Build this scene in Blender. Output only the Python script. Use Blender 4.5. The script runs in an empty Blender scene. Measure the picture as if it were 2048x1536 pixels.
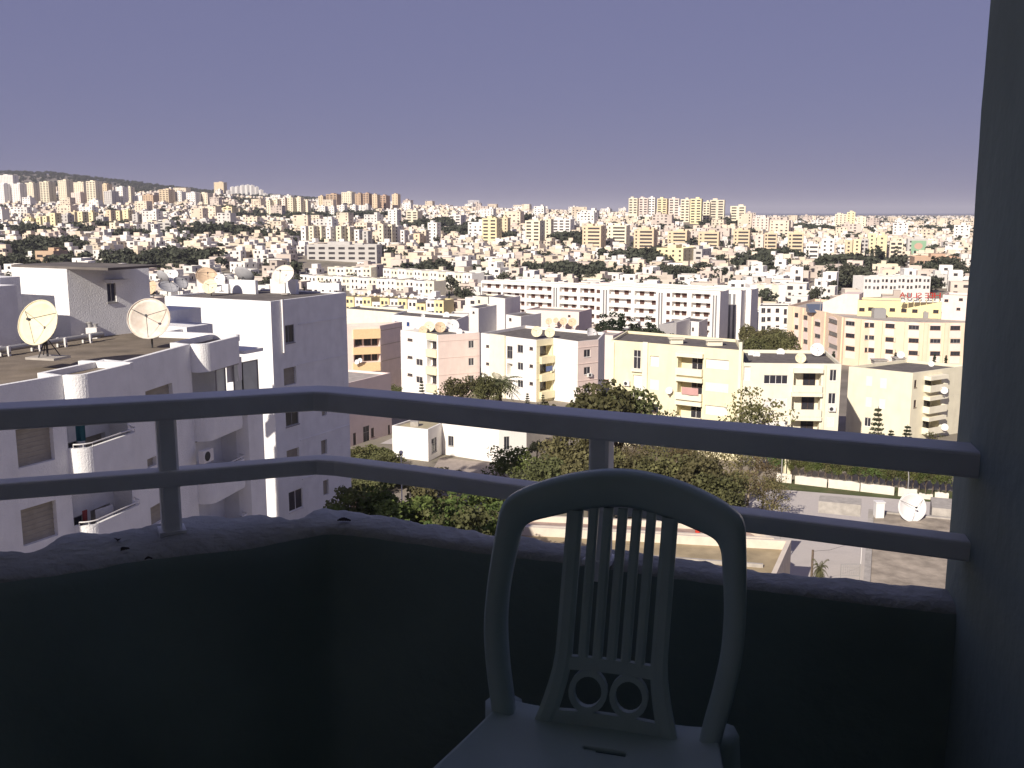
import bpy, math, random
import numpy as np
from mathutils import Vector, Matrix

random.seed(11)
RNG = np.random.default_rng(11)
R = math.radians
scn = bpy.context.scene
COL = scn.collection

# ------------------------------------------------------------------ camera, sky, sun, exposure
HAZE = .00008
EYE = 30.0                       # eye height above the street
PITCH = R(9.75)
FOCAL = 2000.0                   # in pixels of a 2048 wide frame
cam_data = bpy.data.cameras.new('camera')
cam_data.sensor_width = 36.0
cam_data.lens = 36.0 * FOCAL / 2048.0
cam_data.clip_start = 0.05
cam_data.clip_end = 60000.0
cam = bpy.data.objects.new('camera', cam_data)
cam.location = (0, 0, EYE)
cam.rotation_euler = (R(90) - PITCH, 0, 0)
COL.objects.link(cam)
scn.camera = cam

SUN_EL = R(30.0)
SUN_DIR = Vector((0.470, 0.883, 0)).normalized()      # the way the light travels over the ground
world = bpy.data.worlds.new('World')
scn.world = world
world.use_nodes = True
wn = world.node_tree
wn.nodes.clear()
sky = wn.nodes.new('ShaderNodeTexSky')
sky.sky_type = 'NISHITA'
sky.sun_disc = False
sky.sun_elevation = SUN_EL
sky.sun_rotation = math.atan2(-SUN_DIR.x, -SUN_DIR.y)
sky.air_density = 1.0
sky.dust_density = .3
sky.ozone_density = 3.5
tint = wn.nodes.new('ShaderNodeMix')
tint.data_type = 'RGBA'
tint.blend_type = 'MULTIPLY'
tint.inputs[0].default_value = 1.0
tint.inputs[7].default_value = (1.0, 0.84, 1.0, 1)
bg = wn.nodes.new('ShaderNodeBackground')
bg.inputs[1].default_value = 0.0525
wo = wn.nodes.new('ShaderNodeOutputWorld')
wn.links.new(sky.outputs[0], tint.inputs[6])
haze_mix = wn.nodes.new('ShaderNodeMix')            # an even lavender veil over the whole sky
haze_mix.data_type = 'RGBA'
haze_mix.inputs[0].default_value = .88
haze_mix.inputs[7].default_value = (2.68, 2.72, 5.05, 1)
wn.links.new(tint.outputs[2], haze_mix.inputs[6])
wn.links.new(haze_mix.outputs[2], bg.inputs[0])
wn.links.new(bg.outputs[0], wo.inputs[0])

sun_data = bpy.data.lights.new('sun', 'SUN')
sun_data.energy = 5.0
sun_data.angle = R(0.5)
sun_data.color = (1.0, 0.91, 0.80)
sun = bpy.data.objects.new('sun', sun_data)
ldir = Vector((SUN_DIR.x * math.cos(SUN_EL), SUN_DIR.y * math.cos(SUN_EL), -math.sin(SUN_EL)))
sun.rotation_euler = ldir.to_track_quat('-Z', 'Y').to_euler()
sun.location = (-60, -50, 90)
COL.objects.link(sun)

scn.view_settings.view_transform = 'Standard'
scn.view_settings.look = 'None'
scn.view_settings.exposure = 0.3
scn.view_settings.gamma = 1.0
scn.render.engine = 'CYCLES'
scn.cycles.use_denoising = True
scn.cycles.max_bounces = 6
scn.cycles.diffuse_bounces = 4
scn.cycles.glossy_bounces = 2
scn.cycles.transmission_bounces = 2
scn.cycles.caustics_reflective = False
scn.cycles.caustics_refractive = False

# ------------------------------------------------------------------ survey helpers
CP, SP = math.cos(PITCH), math.sin(PITCH)

def ray(px, py):
    u = (px - 1024) / FOCAL
    v = (py - 768) / FOCAL
    return (u, CP - v * SP, -SP - v * CP)

def on_level(px, py, z):
    d = ray(px, py)
    t = (z - EYE) / d[2]
    return (d[0] * t, d[1] * t)

def at_depth(px, py, Y):
    d = ray(px, py)
    t = Y / d[1]
    return (d[0] * t, Y, EYE + d[2] * t)

def on_wall(A, B, px, py):
    """a sight line meets the vertical plane through plan points A, B: (metres along A->B, height)"""
    d = ray(px, py)
    ex, ey = B[0] - A[0], B[1] - A[1]
    L = math.hypot(ex, ey)
    ex, ey = ex / L, ey / L
    nx, ny = ey, -ex
    t = (A[0] * nx + A[1] * ny) / (d[0] * nx + d[1] * ny)
    x, y = d[0] * t, d[1] * t
    return ((x - A[0]) * ex + (y - A[1]) * ey, EYE + d[2] * t)

# terrain: height table over bearing (X/Y) and distance
T_U = np.array([-.60, -.45, -.30, -.20, -.08, .05, .18, .30, .60])
T_Y = np.array([0, 130, 240, 345, 520, 700, 950, 1200, 1500, 2000, 2600, 3500, 5000, 8000, 30000], float)
T_Z = np.array([
    [0] * 9,
    [0] * 9,
    [-6, -6, -6, -6, -6, -6, -7, -7, -7],
    [-11, -12, -12, -13, -14, -14, -14, -13, -12],
    [-6, -7, -8, -9, -10, -10, -9, -7, -6],
    [5, 5, 4, 2, -2, -6, -6, -5, -4],
    [13, 13, 11, 8, 4, 0, 0, -2, -2],
    [20, 20, 17, 14, 12, 17, 20, 4, -1],
    [33, 33, 30, 27, 21, 20, 19, 4, 0],
    [62, 60, 58, 44, 33, 25, 15, 4, 1],
    [92, 92, 68, 54, 36, 22, 5, 2, 1],
    [168, 156, 96, 72, 30, 5, 1, 1, 1],
    [120, 90, 60, 30, 10, 0, 0, 0, 0],
    [0] * 9,
    [-4] * 9], float)

def terrain(x, y):
    u = min(max(x / max(y, 60.0), -.6), .6)
    y = min(max(y, 0.0), 29999.0)
    i = min(int(np.searchsorted(T_U, u, 'right')) - 1, len(T_U) - 2)
    j = min(int(np.searchsorted(T_Y, y, 'right')) - 1, len(T_Y) - 2)
    a = (u - T_U[i]) / (T_U[i + 1] - T_U[i])
    b = (y - T_Y[j]) / (T_Y[j + 1] - T_Y[j])
    b = b * b * (3 - 2 * b)
    return float((T_Z[j, i] * (1 - a) + T_Z[j, i + 1] * a) * (1 - b) + (T_Z[j + 1, i] * (1 - a) + T_Z[j + 1, i + 1] * a) * b)

def ground_hit(px, py, lift=0.0, y0=120.0):
    d = ray(px, py)
    y = y0
    while y < 9000:
        t = y / d[1]
        if EYE + d[2] * t <= terrain(d[0] * t, y) + lift:
            break
        y *= 1.004
    t = y / d[1]
    return (d[0] * t, y)

# ------------------------------------------------------------------ materials
MATS = {}

def mat(name, col, rough=.85, var=.0, scale=3.0, bump=.0, bscale=60.0, spec=.3, stain=0.0, stain_col=(.25, .22, .19), rnd=0.0, metal=0.0, streak=False, bdist=.05):
    if name in MATS:
        return MATS[name]
    m = bpy.data.materials.new(name)
    m.use_nodes = True
    nt = m.node_tree
    N, L = nt.nodes, nt.links
    b = N['Principled BSDF']
    b.inputs['Base Color'].default_value = (*col, 1)
    b.inputs['Roughness'].default_value = rough
    b.inputs['Specular IOR Level'].default_value = spec
    b.inputs['Metallic'].default_value = metal
    out = None
    if var or stain or bump or rnd:
        tc = N.new('ShaderNodeNewGeometry')
        vec = tc.outputs['Position']
    if var:
        nz = N.new('ShaderNodeTexNoise')
        nz.inputs['Scale'].default_value = scale
        nz.inputs['Detail'].default_value = 6
        L.new(vec, nz.inputs['Vector'])
        mr = N.new('ShaderNodeMapRange')
        mr.inputs[1].default_value = .3
        mr.inputs[2].default_value = .7
        mr.inputs[3].default_value = 1 - var
        mr.inputs[4].default_value = 1 + var
        L.new(nz.outputs[0], mr.inputs[0])
        mx = N.new('ShaderNodeVectorMath')
        mx.operation = 'SCALE'
        mx.inputs[0].default_value = col
        L.new(mr.outputs[0], mx.inputs['Scale'])
        out = mx.outputs[0]
    if rnd:
        oi = N.new('ShaderNodeObjectInfo')
        hs = N.new('ShaderNodeHueSaturation')
        m1 = N.new('ShaderNodeMapRange')
        m1.inputs[3].default_value = 1 - rnd
        m1.inputs[4].default_value = 1 + rnd
        L.new(oi.outputs['Random'], m1.inputs[0])
        L.new(m1.outputs[0], hs.inputs['Value'])
        m2 = N.new('ShaderNodeMath')
        m2.operation = 'MULTIPLY'
        m2.inputs[1].default_value = 7.31
        L.new(oi.outputs['Random'], m2.inputs[0])
        m3 = N.new('ShaderNodeMath')
        m3.operation = 'FRACT'
        L.new(m2.outputs[0], m3.inputs[0])
        m4 = N.new('ShaderNodeMapRange')
        m4.inputs[3].default_value = .5 - rnd * .10
        m4.inputs[4].default_value = .5 + rnd * .10
        L.new(m3.outputs[0], m4.inputs[0])
        L.new(m4.outputs[0], hs.inputs['Hue'])
        if out is not None:
            L.new(out, hs.inputs['Color'])
        else:
            hs.inputs['Color'].default_value = (*col, 1)
        out = hs.outputs[0]
    if stain:
        nz = N.new('ShaderNodeTexNoise')
        nz.inputs['Scale'].default_value = 1.0
        nz.inputs['Detail'].default_value = 8
        nz.inputs['Roughness'].default_value = .65
        mp = N.new('ShaderNodeMapping')
        mp.inputs['Scale'].default_value = (1.2, 1.2, .16) if streak else (.5, .5, .5)
        L.new(vec, mp.inputs[0])
        L.new(mp.outputs[0], nz.inputs['Vector'])
        mr = N.new('ShaderNodeMapRange')
        mr.inputs[1].default_value = .5
        mr.inputs[2].default_value = .78
        mr.inputs[4].default_value = stain
        L.new(nz.outputs[0], mr.inputs[0])
        mx = N.new('ShaderNodeMix')
        mx.data_type = 'RGBA'
        L.new(mr.outputs[0], mx.inputs[0])
        if out is not None:
            L.new(out, mx.inputs[6])
        else:
            mx.inputs[6].default_value = (*col, 1)
        mx.inputs[7].default_value = (*stain_col, 1)
        out = mx.outputs[2]
    if out is not None:
        L.new(out, b.inputs['Base Color'])
    if bump:
        nz = N.new('ShaderNodeTexNoise')
        nz.inputs['Scale'].default_value = bscale
        nz.inputs['Detail'].default_value = 4
        L.new(vec, nz.inputs['Vector'])
        bp = N.new('ShaderNodeBump')
        bp.inputs['Strength'].default_value = bump
        bp.inputs['Distance'].default_value = bdist
        L.new(nz.outputs[0], bp.inputs['Height'])
        L.new(bp.outputs[0], b.inputs['Normal'])
    MATS[name] = m
    return m

def leaf_mat(name, col, var=.45):
    if name in MATS:
        return MATS[name]
    m = mat(name, col, .75, var, .9, spec=.2, rnd=.28)
    nt = m.node_tree
    b = nt.nodes['Principled BSDF']
    tr = nt.nodes.new('ShaderNodeBsdfTranslucent')
    src = b.inputs['Base Color'].links[0].from_socket
    nt.links.new(src, tr.inputs[0])
    ms = nt.nodes.new('ShaderNodeMixShader')
    ms.inputs[0].default_value = .25
    nt.links.new(b.outputs[0], ms.inputs[1])
    nt.links.new(tr.outputs[0], ms.inputs[2])
    nt.links.new(ms.outputs[0], nt.nodes['Material Output'].inputs[0])
    return m

mat('white_plaster', (.82, .815, .80), .9, .05, 1.3, .55, 16, stain=.22, stain_col=(.48, .46, .44), streak=True)
mat('roof_felt', (.20, .165, .125), .95, .25, .8, .3, 12, stain=.6, stain_col=(.11, .095, .085))
mat('roof_dark', (.14, .125, .115), .95, .25, 1.2, stain=.5, stain_col=(.24, .21, .17))
mat('roof_pale', (.42, .38, .34), .95, .2, 1.0, stain=.5, stain_col=(.2, .18, .16))
mat('cream', (.80, .73, .50), .9, .05, .8, stain=.25, stain_col=(.55, .45, .28), streak=True)
mat('cream_pale', (.80, .75, .60), .9, .05, .8, stain=.25, stain_col=(.5, .44, .3), streak=True)
mat('cream_grey', (.74, .69, .53), .9, .06, .8, stain=.3, stain_col=(.45, .4, .28), streak=True)
mat('pink', (.80, .66, .59), .9, .05, .8, stain=.2, stain_col=(.5, .36, .3), streak=True)
mat('pink_white', (.80, .66, .60), .9, .04, .8)
mat('white_wall', (.82, .79, .74), .9, .04, .8, stain=.15, stain_col=(.5, .46, .4), streak=True)
mat('orange', (.78, .56, .32), .9, .05)
mat('yellow', (.80, .69, .38), .9, .05, .8)
mat('peach', (.80, .63, .47), .9, .04, .7, stain=.15, stain_col=(.55, .38, .24), streak=True)
mat('glass', (.035, .035, .045), .12, spec=.6)
mat('glass_blue', (.03, .06, .16), .15, spec=.6)
mat('frame_white', (.75, .73, .70), .6)
mat('frame_brown', (.09, .05, .035), .6)
mat('frame_grey', (.30, .29, .28), .6)
mat('shutter_white', (.78, .75, .70), .7)
mat('shutter_tan', (.50, .40, .30), .8)
mat('shutter_dirty', (.34, .31, .25), .8, .1, 3)
mat('shutter_blue', (.04, .09, .30), .6)
mat('metal_dark', (.05, .05, .055), .6, metal=.3)
mat('metal_grey', (.38, .37, .36), .55, metal=.3)
mat('concrete', (.40, .37, .33), .95, .15, 2.5, .3, 20, stain=.4, stain_col=(.2, .18, .15))
mat('old_concrete', (.34, .29, .23), .95, .3, .9, .8, 3.5, stain=.7, stain_col=(.15, .125, .10))
mat('bark', (.13, .10, .075), .95, .3, 6)
mat('brick', (.36, .20, .13), .95, .15, 4)

# ------------------------------------------------------------------ mesh helpers
ORD = ['first', 'second', 'third', 'fourth', 'fifth', 'sixth', 'seventh', 'eighth', 'ninth', 'tenth', 'eleventh', 'twelfth', 'thirteenth', 'fourteenth', 'fifteenth', 'sixteenth', 'seventeenth', 'eighteenth', 'nineteenth', 'twentieth', 'twenty-first', 'twenty-second', 'twenty-third', 'twenty-fourth', 'twenty-fifth', 'twenty-sixth', 'twenty-seventh', 'twenty-eighth']
class MB:
    def __init__(s):
        s.v, s.f, s.m = [], [], []

    def face(s, pts, m=0):
        i = len(s.v)
        s.v.extend(pts)
        s.f.append(tuple(range(i, i + len(pts))))
        s.m.append(m)

    def box(s, x0, x1, y0, y1, z0, z1, m=0):
        i = len(s.v)
        s.v += [(x0, y0, z0), (x1, y0, z0), (x1, y1, z0), (x0, y1, z0), (x0, y0, z1), (x1, y0, z1), (x1, y1, z1), (x0, y1, z1)]
        s.f += [(i, i + 3, i + 2, i + 1), (i + 4, i + 5, i + 6, i + 7), (i, i + 1, i + 5, i + 4), (i + 1, i + 2, i + 6, i + 5), (i + 2, i + 3, i + 7, i + 6), (i + 3, i, i + 4, i + 7)]
        s.m += [m] * 6

    def prism(s, poly, z0, z1, m=0, bottom=False):
        n = len(poly)
        for k in range(n):
            a, b = poly[k], poly[(k + 1) % n]
            s.face([(*a, z0), (*b, z0), (*b, z1), (*a, z1)], m)
        s.face([(*p, z1) for p in poly], m)
        if bottom:
            s.face([(*p, z0) for p in reversed(poly)], m)

    def bar(s, a, b, r0, r1=None, n=6, m=0, cap=True):
        r1 = r0 if r1 is None else r1
        a, b = Vector(a), Vector(b)
        d = (b - a)
        if d.length < 1e-6:
            return
        d.normalize()
        t = Vector((0, 0, 1)) if abs(d.z) < .9 else Vector((1, 0, 0))
        x = d.cross(t).normalized()
        y = d.cross(x)
        i = len(s.v)
        for k in range(n):
            w = 2 * math.pi * k / n
            o = x * math.cos(w) + y * math.sin(w)
            s.v += [tuple(a + o * r0), tuple(b + o * r1)]
        for k in range(n):
            p, q = i + 2 * k, i + 2 * ((k + 1) % n)
            s.f.append((p, q, q + 1, p + 1))
            s.m.append(m)
        if cap:
            s.f.append(tuple(i + 2 * k + 1 for k in range(n)))
            s.f.append(tuple(i + 2 * k for k in reversed(range(n))))
            s.m += [m, m]

    def tube(s, pts, r, n=6, m=0):
        for k in range(len(pts) - 1):
            s.bar(pts[k], pts[k + 1], r, r, n, m)

    def build(s, name, mats, parent=None, smooth=False, local=False):
        me = bpy.data.meshes.new(name)
        off = (0, 0, 0)
        if parent is not None and not local:
            p = parent
            off = Vector((0, 0, 0))
            while p is not None:
                off = off + p.location
                p = p.parent
        v = s.v if not any(off) else [(a - off[0], b - off[1], c - off[2]) for a, b, c in s.v]
        me.from_pydata(v, [], s.f)
        mats = mats if isinstance(mats, (list, tuple)) else [mats]
        for k in mats:
            me.materials.append(MATS[k] if isinstance(k, str) else k)
        if len(mats) > 1:
            me.polygons.foreach_set('material_index', s.m)
        if smooth:
            me.polygons.foreach_set('use_smooth', [True] * len(me.polygons))
        me.update()
        return link(name, me, parent)

def link(name, data, parent=None, loc=None, rz=0.0):
    o = bpy.data.objects.new(name, data)
    COL.objects.link(o)
    if parent is not None:
        o.parent = parent
    if loc is not None:
        o.location = loc
    if rz:
        o.rotation_euler = (0, 0, rz)
    return o

def tag(o, label=None, cat=None, group=None, kind=None):
    if label:
        o['label'] = label
    if cat:
        o['category'] = cat
    if group:
        o['group'] = group
    if kind:
        o['kind'] = kind
    return o

def thing(name, label, cat, loc=(0, 0, 0), rz=0.0, group=None):
    return tag(link(name, None, None, loc, rz), label, cat, group)

def copy_tree(o, parent=None):
    c = o.copy()
    COL.objects.link(c)
    c.parent = parent
    for ch in o.children:
        copy_tree(ch, c)
    return c

def pmesh(name, V, F, mats, smooth=False):
    me = bpy.data.meshes.new(name)
    me.from_pydata(V, [], F)
    for k in (mats if isinstance(mats, (list, tuple)) else [mats]):
        me.materials.append(MATS[k] if isinstance(k, str) else k)
    if smooth:
        me.polygons.foreach_set('use_smooth', [True] * len(me.polygons))
    return me

def offset_poly(poly, d):
    out = []
    n = len(poly)
    for k in range(n):
        p, q, r = Vector(poly[k - 1]), Vector(poly[k]), Vector(poly[(k + 1) % n])
        a, b = (q - p).normalized(), (r - q).normalized()
        na, nb = Vector((-a.y, a.x)), Vector((-b.y, b.x))
        m = na + nb
        if m.length < 1e-4:
            m = na
        m.normalize()
        c = max(m.dot(na), .35)
        out.append(tuple(q + m * (d / c)))
    return out

# a wall face with true rectangular openings and reveals
def facade(mb, A, B, z0, z1, ops, depth=.26, m=0):
    ex, ey = B[0] - A[0], B[1] - A[1]
    L = math.hypot(ex, ey)
    ex, ey = ex / L, ey / L
    nx, ny = ey, -ex

    def P(u, z, d=0.0):
        return (A[0] + ex * u - nx * d, A[1] + ey * u - ny * d, z)
    ops = [(max(a, .02), min(b, L - .02), max(c, z0 + .02), min(d, z1 - .02)) for a, b, c, d, *_ in ops]
    ops = [o for o in ops if o[1] - o[0] > .05 and o[3] - o[2] > .05]
    us = sorted({0.0, L, *[o[0] for o in ops], *[o[1] for o in ops]})
    # per column strips keep the face count low
    for i in range(len(us) - 1):
        a, b = us[i], us[i + 1]
        if b - a < 1e-5:
            continue
        c = (a + b) / 2
        hs = sorted([(o[2], o[3]) for o in ops if o[0] < c < o[1]])
        z = z0
        for h in hs:
            if h[0] > z + 1e-5:
                mb.face([P(a, z), P(b, z), P(b, h[0]), P(a, h[0])], m)
            z = max(z, h[1])
        if z < z1 - 1e-5:
            mb.face([P(a, z), P(b, z), P(b, z1), P(a, z1)], m)
    for a, b, c, d in ops:
        mb.face([P(a, c), P(a, c, depth), P(a, d, depth), P(a, d)][::-1], m)
        mb.face([P(b, c), P(b, c, depth), P(b, d, depth), P(b, d)], m)
        mb.face([P(a, c), P(b, c), P(b, c, depth), P(a, c, depth)][::-1][::-1], m)
        mb.face([P(a, d), P(a, d, depth), P(b, d, depth), P(b, d)], m)
    return L

WIN_CACHE = {}

def window_meshes(w, h, kind):
    key = (round(w, 2), round(h, 2), kind)
    if key in WIN_CACHE:
        return WIN_CACHE[key]
    t = .055 if min(w, h) > .5 else .035
    fr = MB()
    if kind == 'louvre':
        fr.box(0, w, .05, .07, 0, h)
        n = max(3, int(h / .12))
        for k in range(n):
            z = h * k / n
            fr.box(.03, w - .03, .02, .05, z + .02, z + h / n - .015)
        nv = max(1, int(round(w / .7)))
        for k in range(nv + 1):
            x = w * k / nv
            fr.box(max(0, x - .03), min(w, x + .03), .0, .055, 0, h)
        me = pmesh('window', fr.v, fr.f, 'shutter_white')
        WIN_CACHE[key] = (me, None)
        return WIN_CACHE[key]
    if kind == 'roller':
        n = max(4, int(h / .09))
        for k in range(n):
            z = h * k / n
            fr.box(0, w, .19 + .015 * (k % 2), .25, z, z + h / n)
        me = pmesh('window', fr.v, fr.f, 'shutter_white')
        WIN_CACHE[key] = (me, None)
        return WIN_CACHE[key]
    if kind == 'dirty':
        n = max(4, int(h / .09))
        for k in range(n):
            z = h * k / n
            fr.box(0, w, .19 + .015 * (k % 2), .25, z, z + h / n)
        me = pmesh('window', fr.v, fr.f, 'shutter_dirty')
        WIN_CACHE[key] = (me, None)
        return WIN_CACHE[key]
    fr.box(0, w, .06, .13, 0, t)
    fr.box(0, w, .06, .13, h - t, h)
    fr.box(0, t, .06, .13, t, h - t)
    fr.box(w - t, w, .06, .13, t, h - t)
    nm = max(1, int(round(w / .75)))
    for k in range(1, nm + (1 if nm == 1 else 0)):
        x = w * k / (nm if nm > 1 else 2)
        fr.box(x - t / 2, x + t / 2, .065, .125, t, h - t)
    if h > 1.7:
        fr.box(t, w - t, .068, .122, h * .62, h * .62 + t)
    fr.box(-.05, w + .05, -.06, .055, -.07, -.002)          # sill
    fm = {'brown': 'frame_brown', 'grey': 'frame_grey', 'blue': 'shutter_blue'}.get(kind, 'frame_white')
    pn = MB()
    pn.box(t * .5, w - t * .5, .09, .10, t * .5, h - t * .5)
    me = pmesh('window', fr.v, fr.f, fm)
    pm = pmesh('pane', pn.v, pn.f, 'glass_blue' if kind == 'blue' else 'glass')
    WIN_CACHE[key] = (me, pm)
    return WIN_CACHE[key]

def place_window(root, A, B, op, kind):
    u0, u1, z0, z1 = op[:4]
    ex, ey = B[0] - A[0], B[1] - A[1]
    L = math.hypot(ex, ey)
    ang = math.atan2(ey, ex)
    me, pm = window_meshes(u1 - u0, z1 - z0, kind)
    o = link('window', me, root, (A[0] + ex / L * u0 - root.location.x, A[1] + ey / L * u0 - root.location.y, z0 - root.location.z), ang)
    if pm:
        link('pane', pm, o)
    return o

def local_box(mb, A, B, u0, u1, d0, d1, z0, z1, m=0):
    """box along the wall A->B: u along, d inward (negative = proud of the wall)"""
    ex, ey = B[0] - A[0], B[1] - A[1]
    L = math.hypot(ex, ey)
    ex, ey = ex / L, ey / L
    nx, ny = ey, -ex

    def P(u, d, z):
        return (A[0] + ex * u - nx * d, A[1] + ey * u - ny * d, z)
    i = len(mb.v)
    mb.v += [P(u0, d0, z0), P(u1, d0, z0), P(u1, d1, z0), P(u0, d1, z0), P(u0, d0, z1), P(u1, d0, z1), P(u1, d1, z1), P(u0, d1, z1)]
    mb.f += [(i, i + 3, i + 2, i + 1), (i + 4, i + 5, i + 6, i + 7), (i, i + 1, i + 5, i + 4), (i + 1, i + 2, i + 6, i + 5), (i + 2, i + 3, i + 7, i + 6), (i + 3, i, i + 4, i + 7)]
    mb.m += [m] * 6

def px_rect(A, B, x0, y0, x1, y1):
    ua, za = on_wall(A, B, x0, y0)
    ub, _ = on_wall(A, B, x1, y0)
    xm = (x0 + x1) / 2
    _, zt = on_wall(A, B, xm, y0)
    _, zb = on_wall(A, B, xm, y1)
    return (ua, ub, zb, zt)

def block(name, label, cat, poly, z0, z1, wall, roofm='roof_dark', parapet=.45, openings=None, group=None, walls=None, thick=.22):
    """a flat roofed building: wall with real openings, roof deck behind a parapet, one window part for each opening.
    openings: {edge: [(u0,u1,z0,z1,kind)]}; kind 'loggia' is an open recess with a back wall"""
    openings = openings or {}
    cx = sum(p[0] for p in poly) / len(poly)
    cy = sum(p[1] for p in poly) / len(poly)
    root = thing(name, label, cat, (cx, cy, z0), 0, group)
    groups = {}
    n = len(poly)
    for k in range(n):
        A, B = poly[k], poly[(k + 1) % n]
        wm = (walls or {}).get(k, wall)
        mb = groups.setdefault(wm, MB())
        ops = openings.get(k, [])
        plain = [o for o in ops if o[4] != 'loggia']
        deep = [o for o in ops if o[4] == 'loggia']
        facade(mb, A, B, z0, z1, plain + deep)
        for o in deep:
            dp = o[5] if len(o) > 5 else 1.1
            # side, floor, soffit and back faces of the recess
            ex, ey = B[0] - A[0], B[1] - A[1]
            L = math.hypot(ex, ey)
            ex, ey = ex / L, ey / L
            nx, ny = ey, -ex
            u0, u1 = max(o[0], .02), min(o[1], L - .02)

            def P(u, z, d):
                return (A[0] + ex * u - nx * d, A[1] + ey * u - ny * d, z)
            a, b = .258, dp
            mb.face([P(u0, o[2], b), P(u1, o[2], b), P(u1, o[3], b), P(u0, o[3], b)])
            mb.face([P(u0, o[2], a), P(u0, o[2], b), P(u0, o[3], b), P(u0, o[3], a)])
            mb.face([P(u1, o[2], a), P(u1, o[3], a), P(u1, o[3], b), P(u1, o[2], b)])
            mb.face([P(u0, o[2], a), P(u1, o[2], a), P(u1, o[2], b), P(u0, o[2], b)])
            mb.face([P(u0, o[3], a), P(u0, o[3], b), P(u1, o[3], b), P(u1, o[3], a)])
        for o in plain:
            place_window(root, A, B, o, o[4])
    inner = offset_poly(poly, thick)
    mb = groups.setdefault(wall, MB())
    for k in range(n):
        a, b = poly[k], poly[(k + 1) % n]
        c, d = inner[k], inner[(k + 1) % n]
        mb.face([(*a, z1), (*b, z1), (*d, z1), (*c, z1)])
        mb.face([(*c, z1), (*d, z1), (*d, z1 - parapet), (*c, z1 - parapet)])
    for wm, g in groups.items():
        g.build('wall', wm, root)
    rb = MB()
    rb.face([(*p, z1 - parapet) for p in inner])
    rb.build('roof', roofm, root)
    return root

def balcony(root, A, B, u0, u1, zf, wallm, depth=.9, h=.95, t=.12, slab=.16, name='balcony'):
    mb = MB()
    local_box(mb, A, B, u0, u1, -depth, -.002, zf - slab, zf)
    local_box(mb, A, B, u0, u1, -depth, -depth + t, zf, zf + h)
    local_box(mb, A, B, u0, u0 + t, -depth + t, -.002, zf, zf + h)
    local_box(mb, A, B, u1 - t, u1, -depth + t, -.002, zf, zf + h)
    return mb.build(name, wallm, root)

# ------------------------------------------------------------------ the ground
def build_ground():
    U = np.concatenate([np.linspace(-2.2, -.62, 8), np.linspace(-.6, .6, 61), np.linspace(.62, 2.2, 8)])
    Ys = np.concatenate([[-150, -60, 0, 30, 60, 100, 130], np.linspace(150, 1500, 60), np.geomspace(1560, 29000, 50)])
    V, F = [], []
    rr = random.Random(3)
    for y in Ys:
        for u in U:
            x = u * max(y, 100.0)
            z = terrain(x, y)
            if y > 2300 and z > 30:
                z += rr.uniform(-3, 3)
            V.append((x, float(y), z))
    n = len(U)
    for j in range(len(Ys) - 1):
        for i in range(n - 1):
            a = j * n + i
            F.append((a, a + 1, a + n + 1, a + n))
    m = mat('soil', (.27, .235, .19), .95, .3, .05, stain=.7, stain_col=(.10, .11, .06))
    nt = m.node_tree
    for nd in nt.nodes:                                       # broad patches of scrub between bare earth
        if nd.type == 'MAPPING':
            nd.inputs['Scale'].default_value = (.03, .03, .03)
    o = link('ground', pmesh('ground', V, F, m, True))
    tag(o, 'bare earth and scrub under the whole town', None, None, 'structure')
build_ground()

# ------------------------------------------------------------------ the balcony we stand on
FLOOR = EYE - 1.36
AX = Vector((.446, .895)).normalized()        # main axes of the housing estate
BX = Vector((AX.y, -AX.x))
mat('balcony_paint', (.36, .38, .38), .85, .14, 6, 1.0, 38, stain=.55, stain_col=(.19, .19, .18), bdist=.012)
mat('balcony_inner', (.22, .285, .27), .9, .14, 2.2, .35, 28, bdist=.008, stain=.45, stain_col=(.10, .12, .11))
mat('rail_paint', (.74, .76, .78), .55, .08, 8, .5, 45, stain=.55, stain_col=(.24, .22, .21), bdist=.003)
mat('chair_plastic', (.41, .52, .51), .38, .05, 10, spec=.5, stain=.4, stain_col=(.28, .30, .28))

def catmull(pts, n=6):
    P = [Vector(p) for p in pts]
    out = []
    for i in range(len(P) - 1):
        a, b = P[max(i - 1, 0)], P[i]
        c, d = P[i + 1], P[min(i + 2, len(P) - 1)]
        for k in range(n):
            t = k / n
            out.append(.5 * ((2 * b) + (c - a) * t + (2 * a - 5 * b + 4 * c - d) * t * t + (3 * b - a - 3 * c + d) * t ** 3))
    out.append(P[-1])
    return out

def sweep(path, prof, closed_prof=True):
    """sweep a (side, height) profile along a level plan path with mitred bends"""
    P = [Vector((p[0], p[1])) for p in path]
    V, F = [], []
    n = len(prof)
    for i, p in enumerate(P):
        a = (P[i] - P[i - 1]).normalized() if i else (P[1] - P[0]).normalized()
        b = (P[i + 1] - P[i]).normalized() if i < len(P) - 1 else a
        t = (a + b).normalized()
        nn = Vector((-t.y, t.x))
        k = 1 / max(nn.dot(Vector((-a.y, a.x))), .4)
        for s, z in prof:
            V.append((p.x + nn.x * s * k, p.y + nn.y * s * k, z))
    for i in range(len(P) - 1):
        for j in range(n if closed_prof else n - 1):
            q = (j + 1) % n
            F.append((i * n + j, (i + 1) * n + j, (i + 1) * n + q, i * n + q))
    if closed_prof:
        F.append(tuple(range(n)))
        F.append(tuple((len(P) - 1) * n + j for j in reversed(range(n))))
    return V, F

def round_rect(w, h, z_top, c):
    x, t, b = w / 2, z_top, z_top - h
    k = c * .3
    return [(-x + c, t), (-x + k, t - k), (-x, t - c), (-x, b + c), (-x + k, b + k), (-x + c, b), (x - c, b), (x - k, b + k), (x, b + c), (x, t - c), (x - k, t - k), (x - c, t)]

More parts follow.
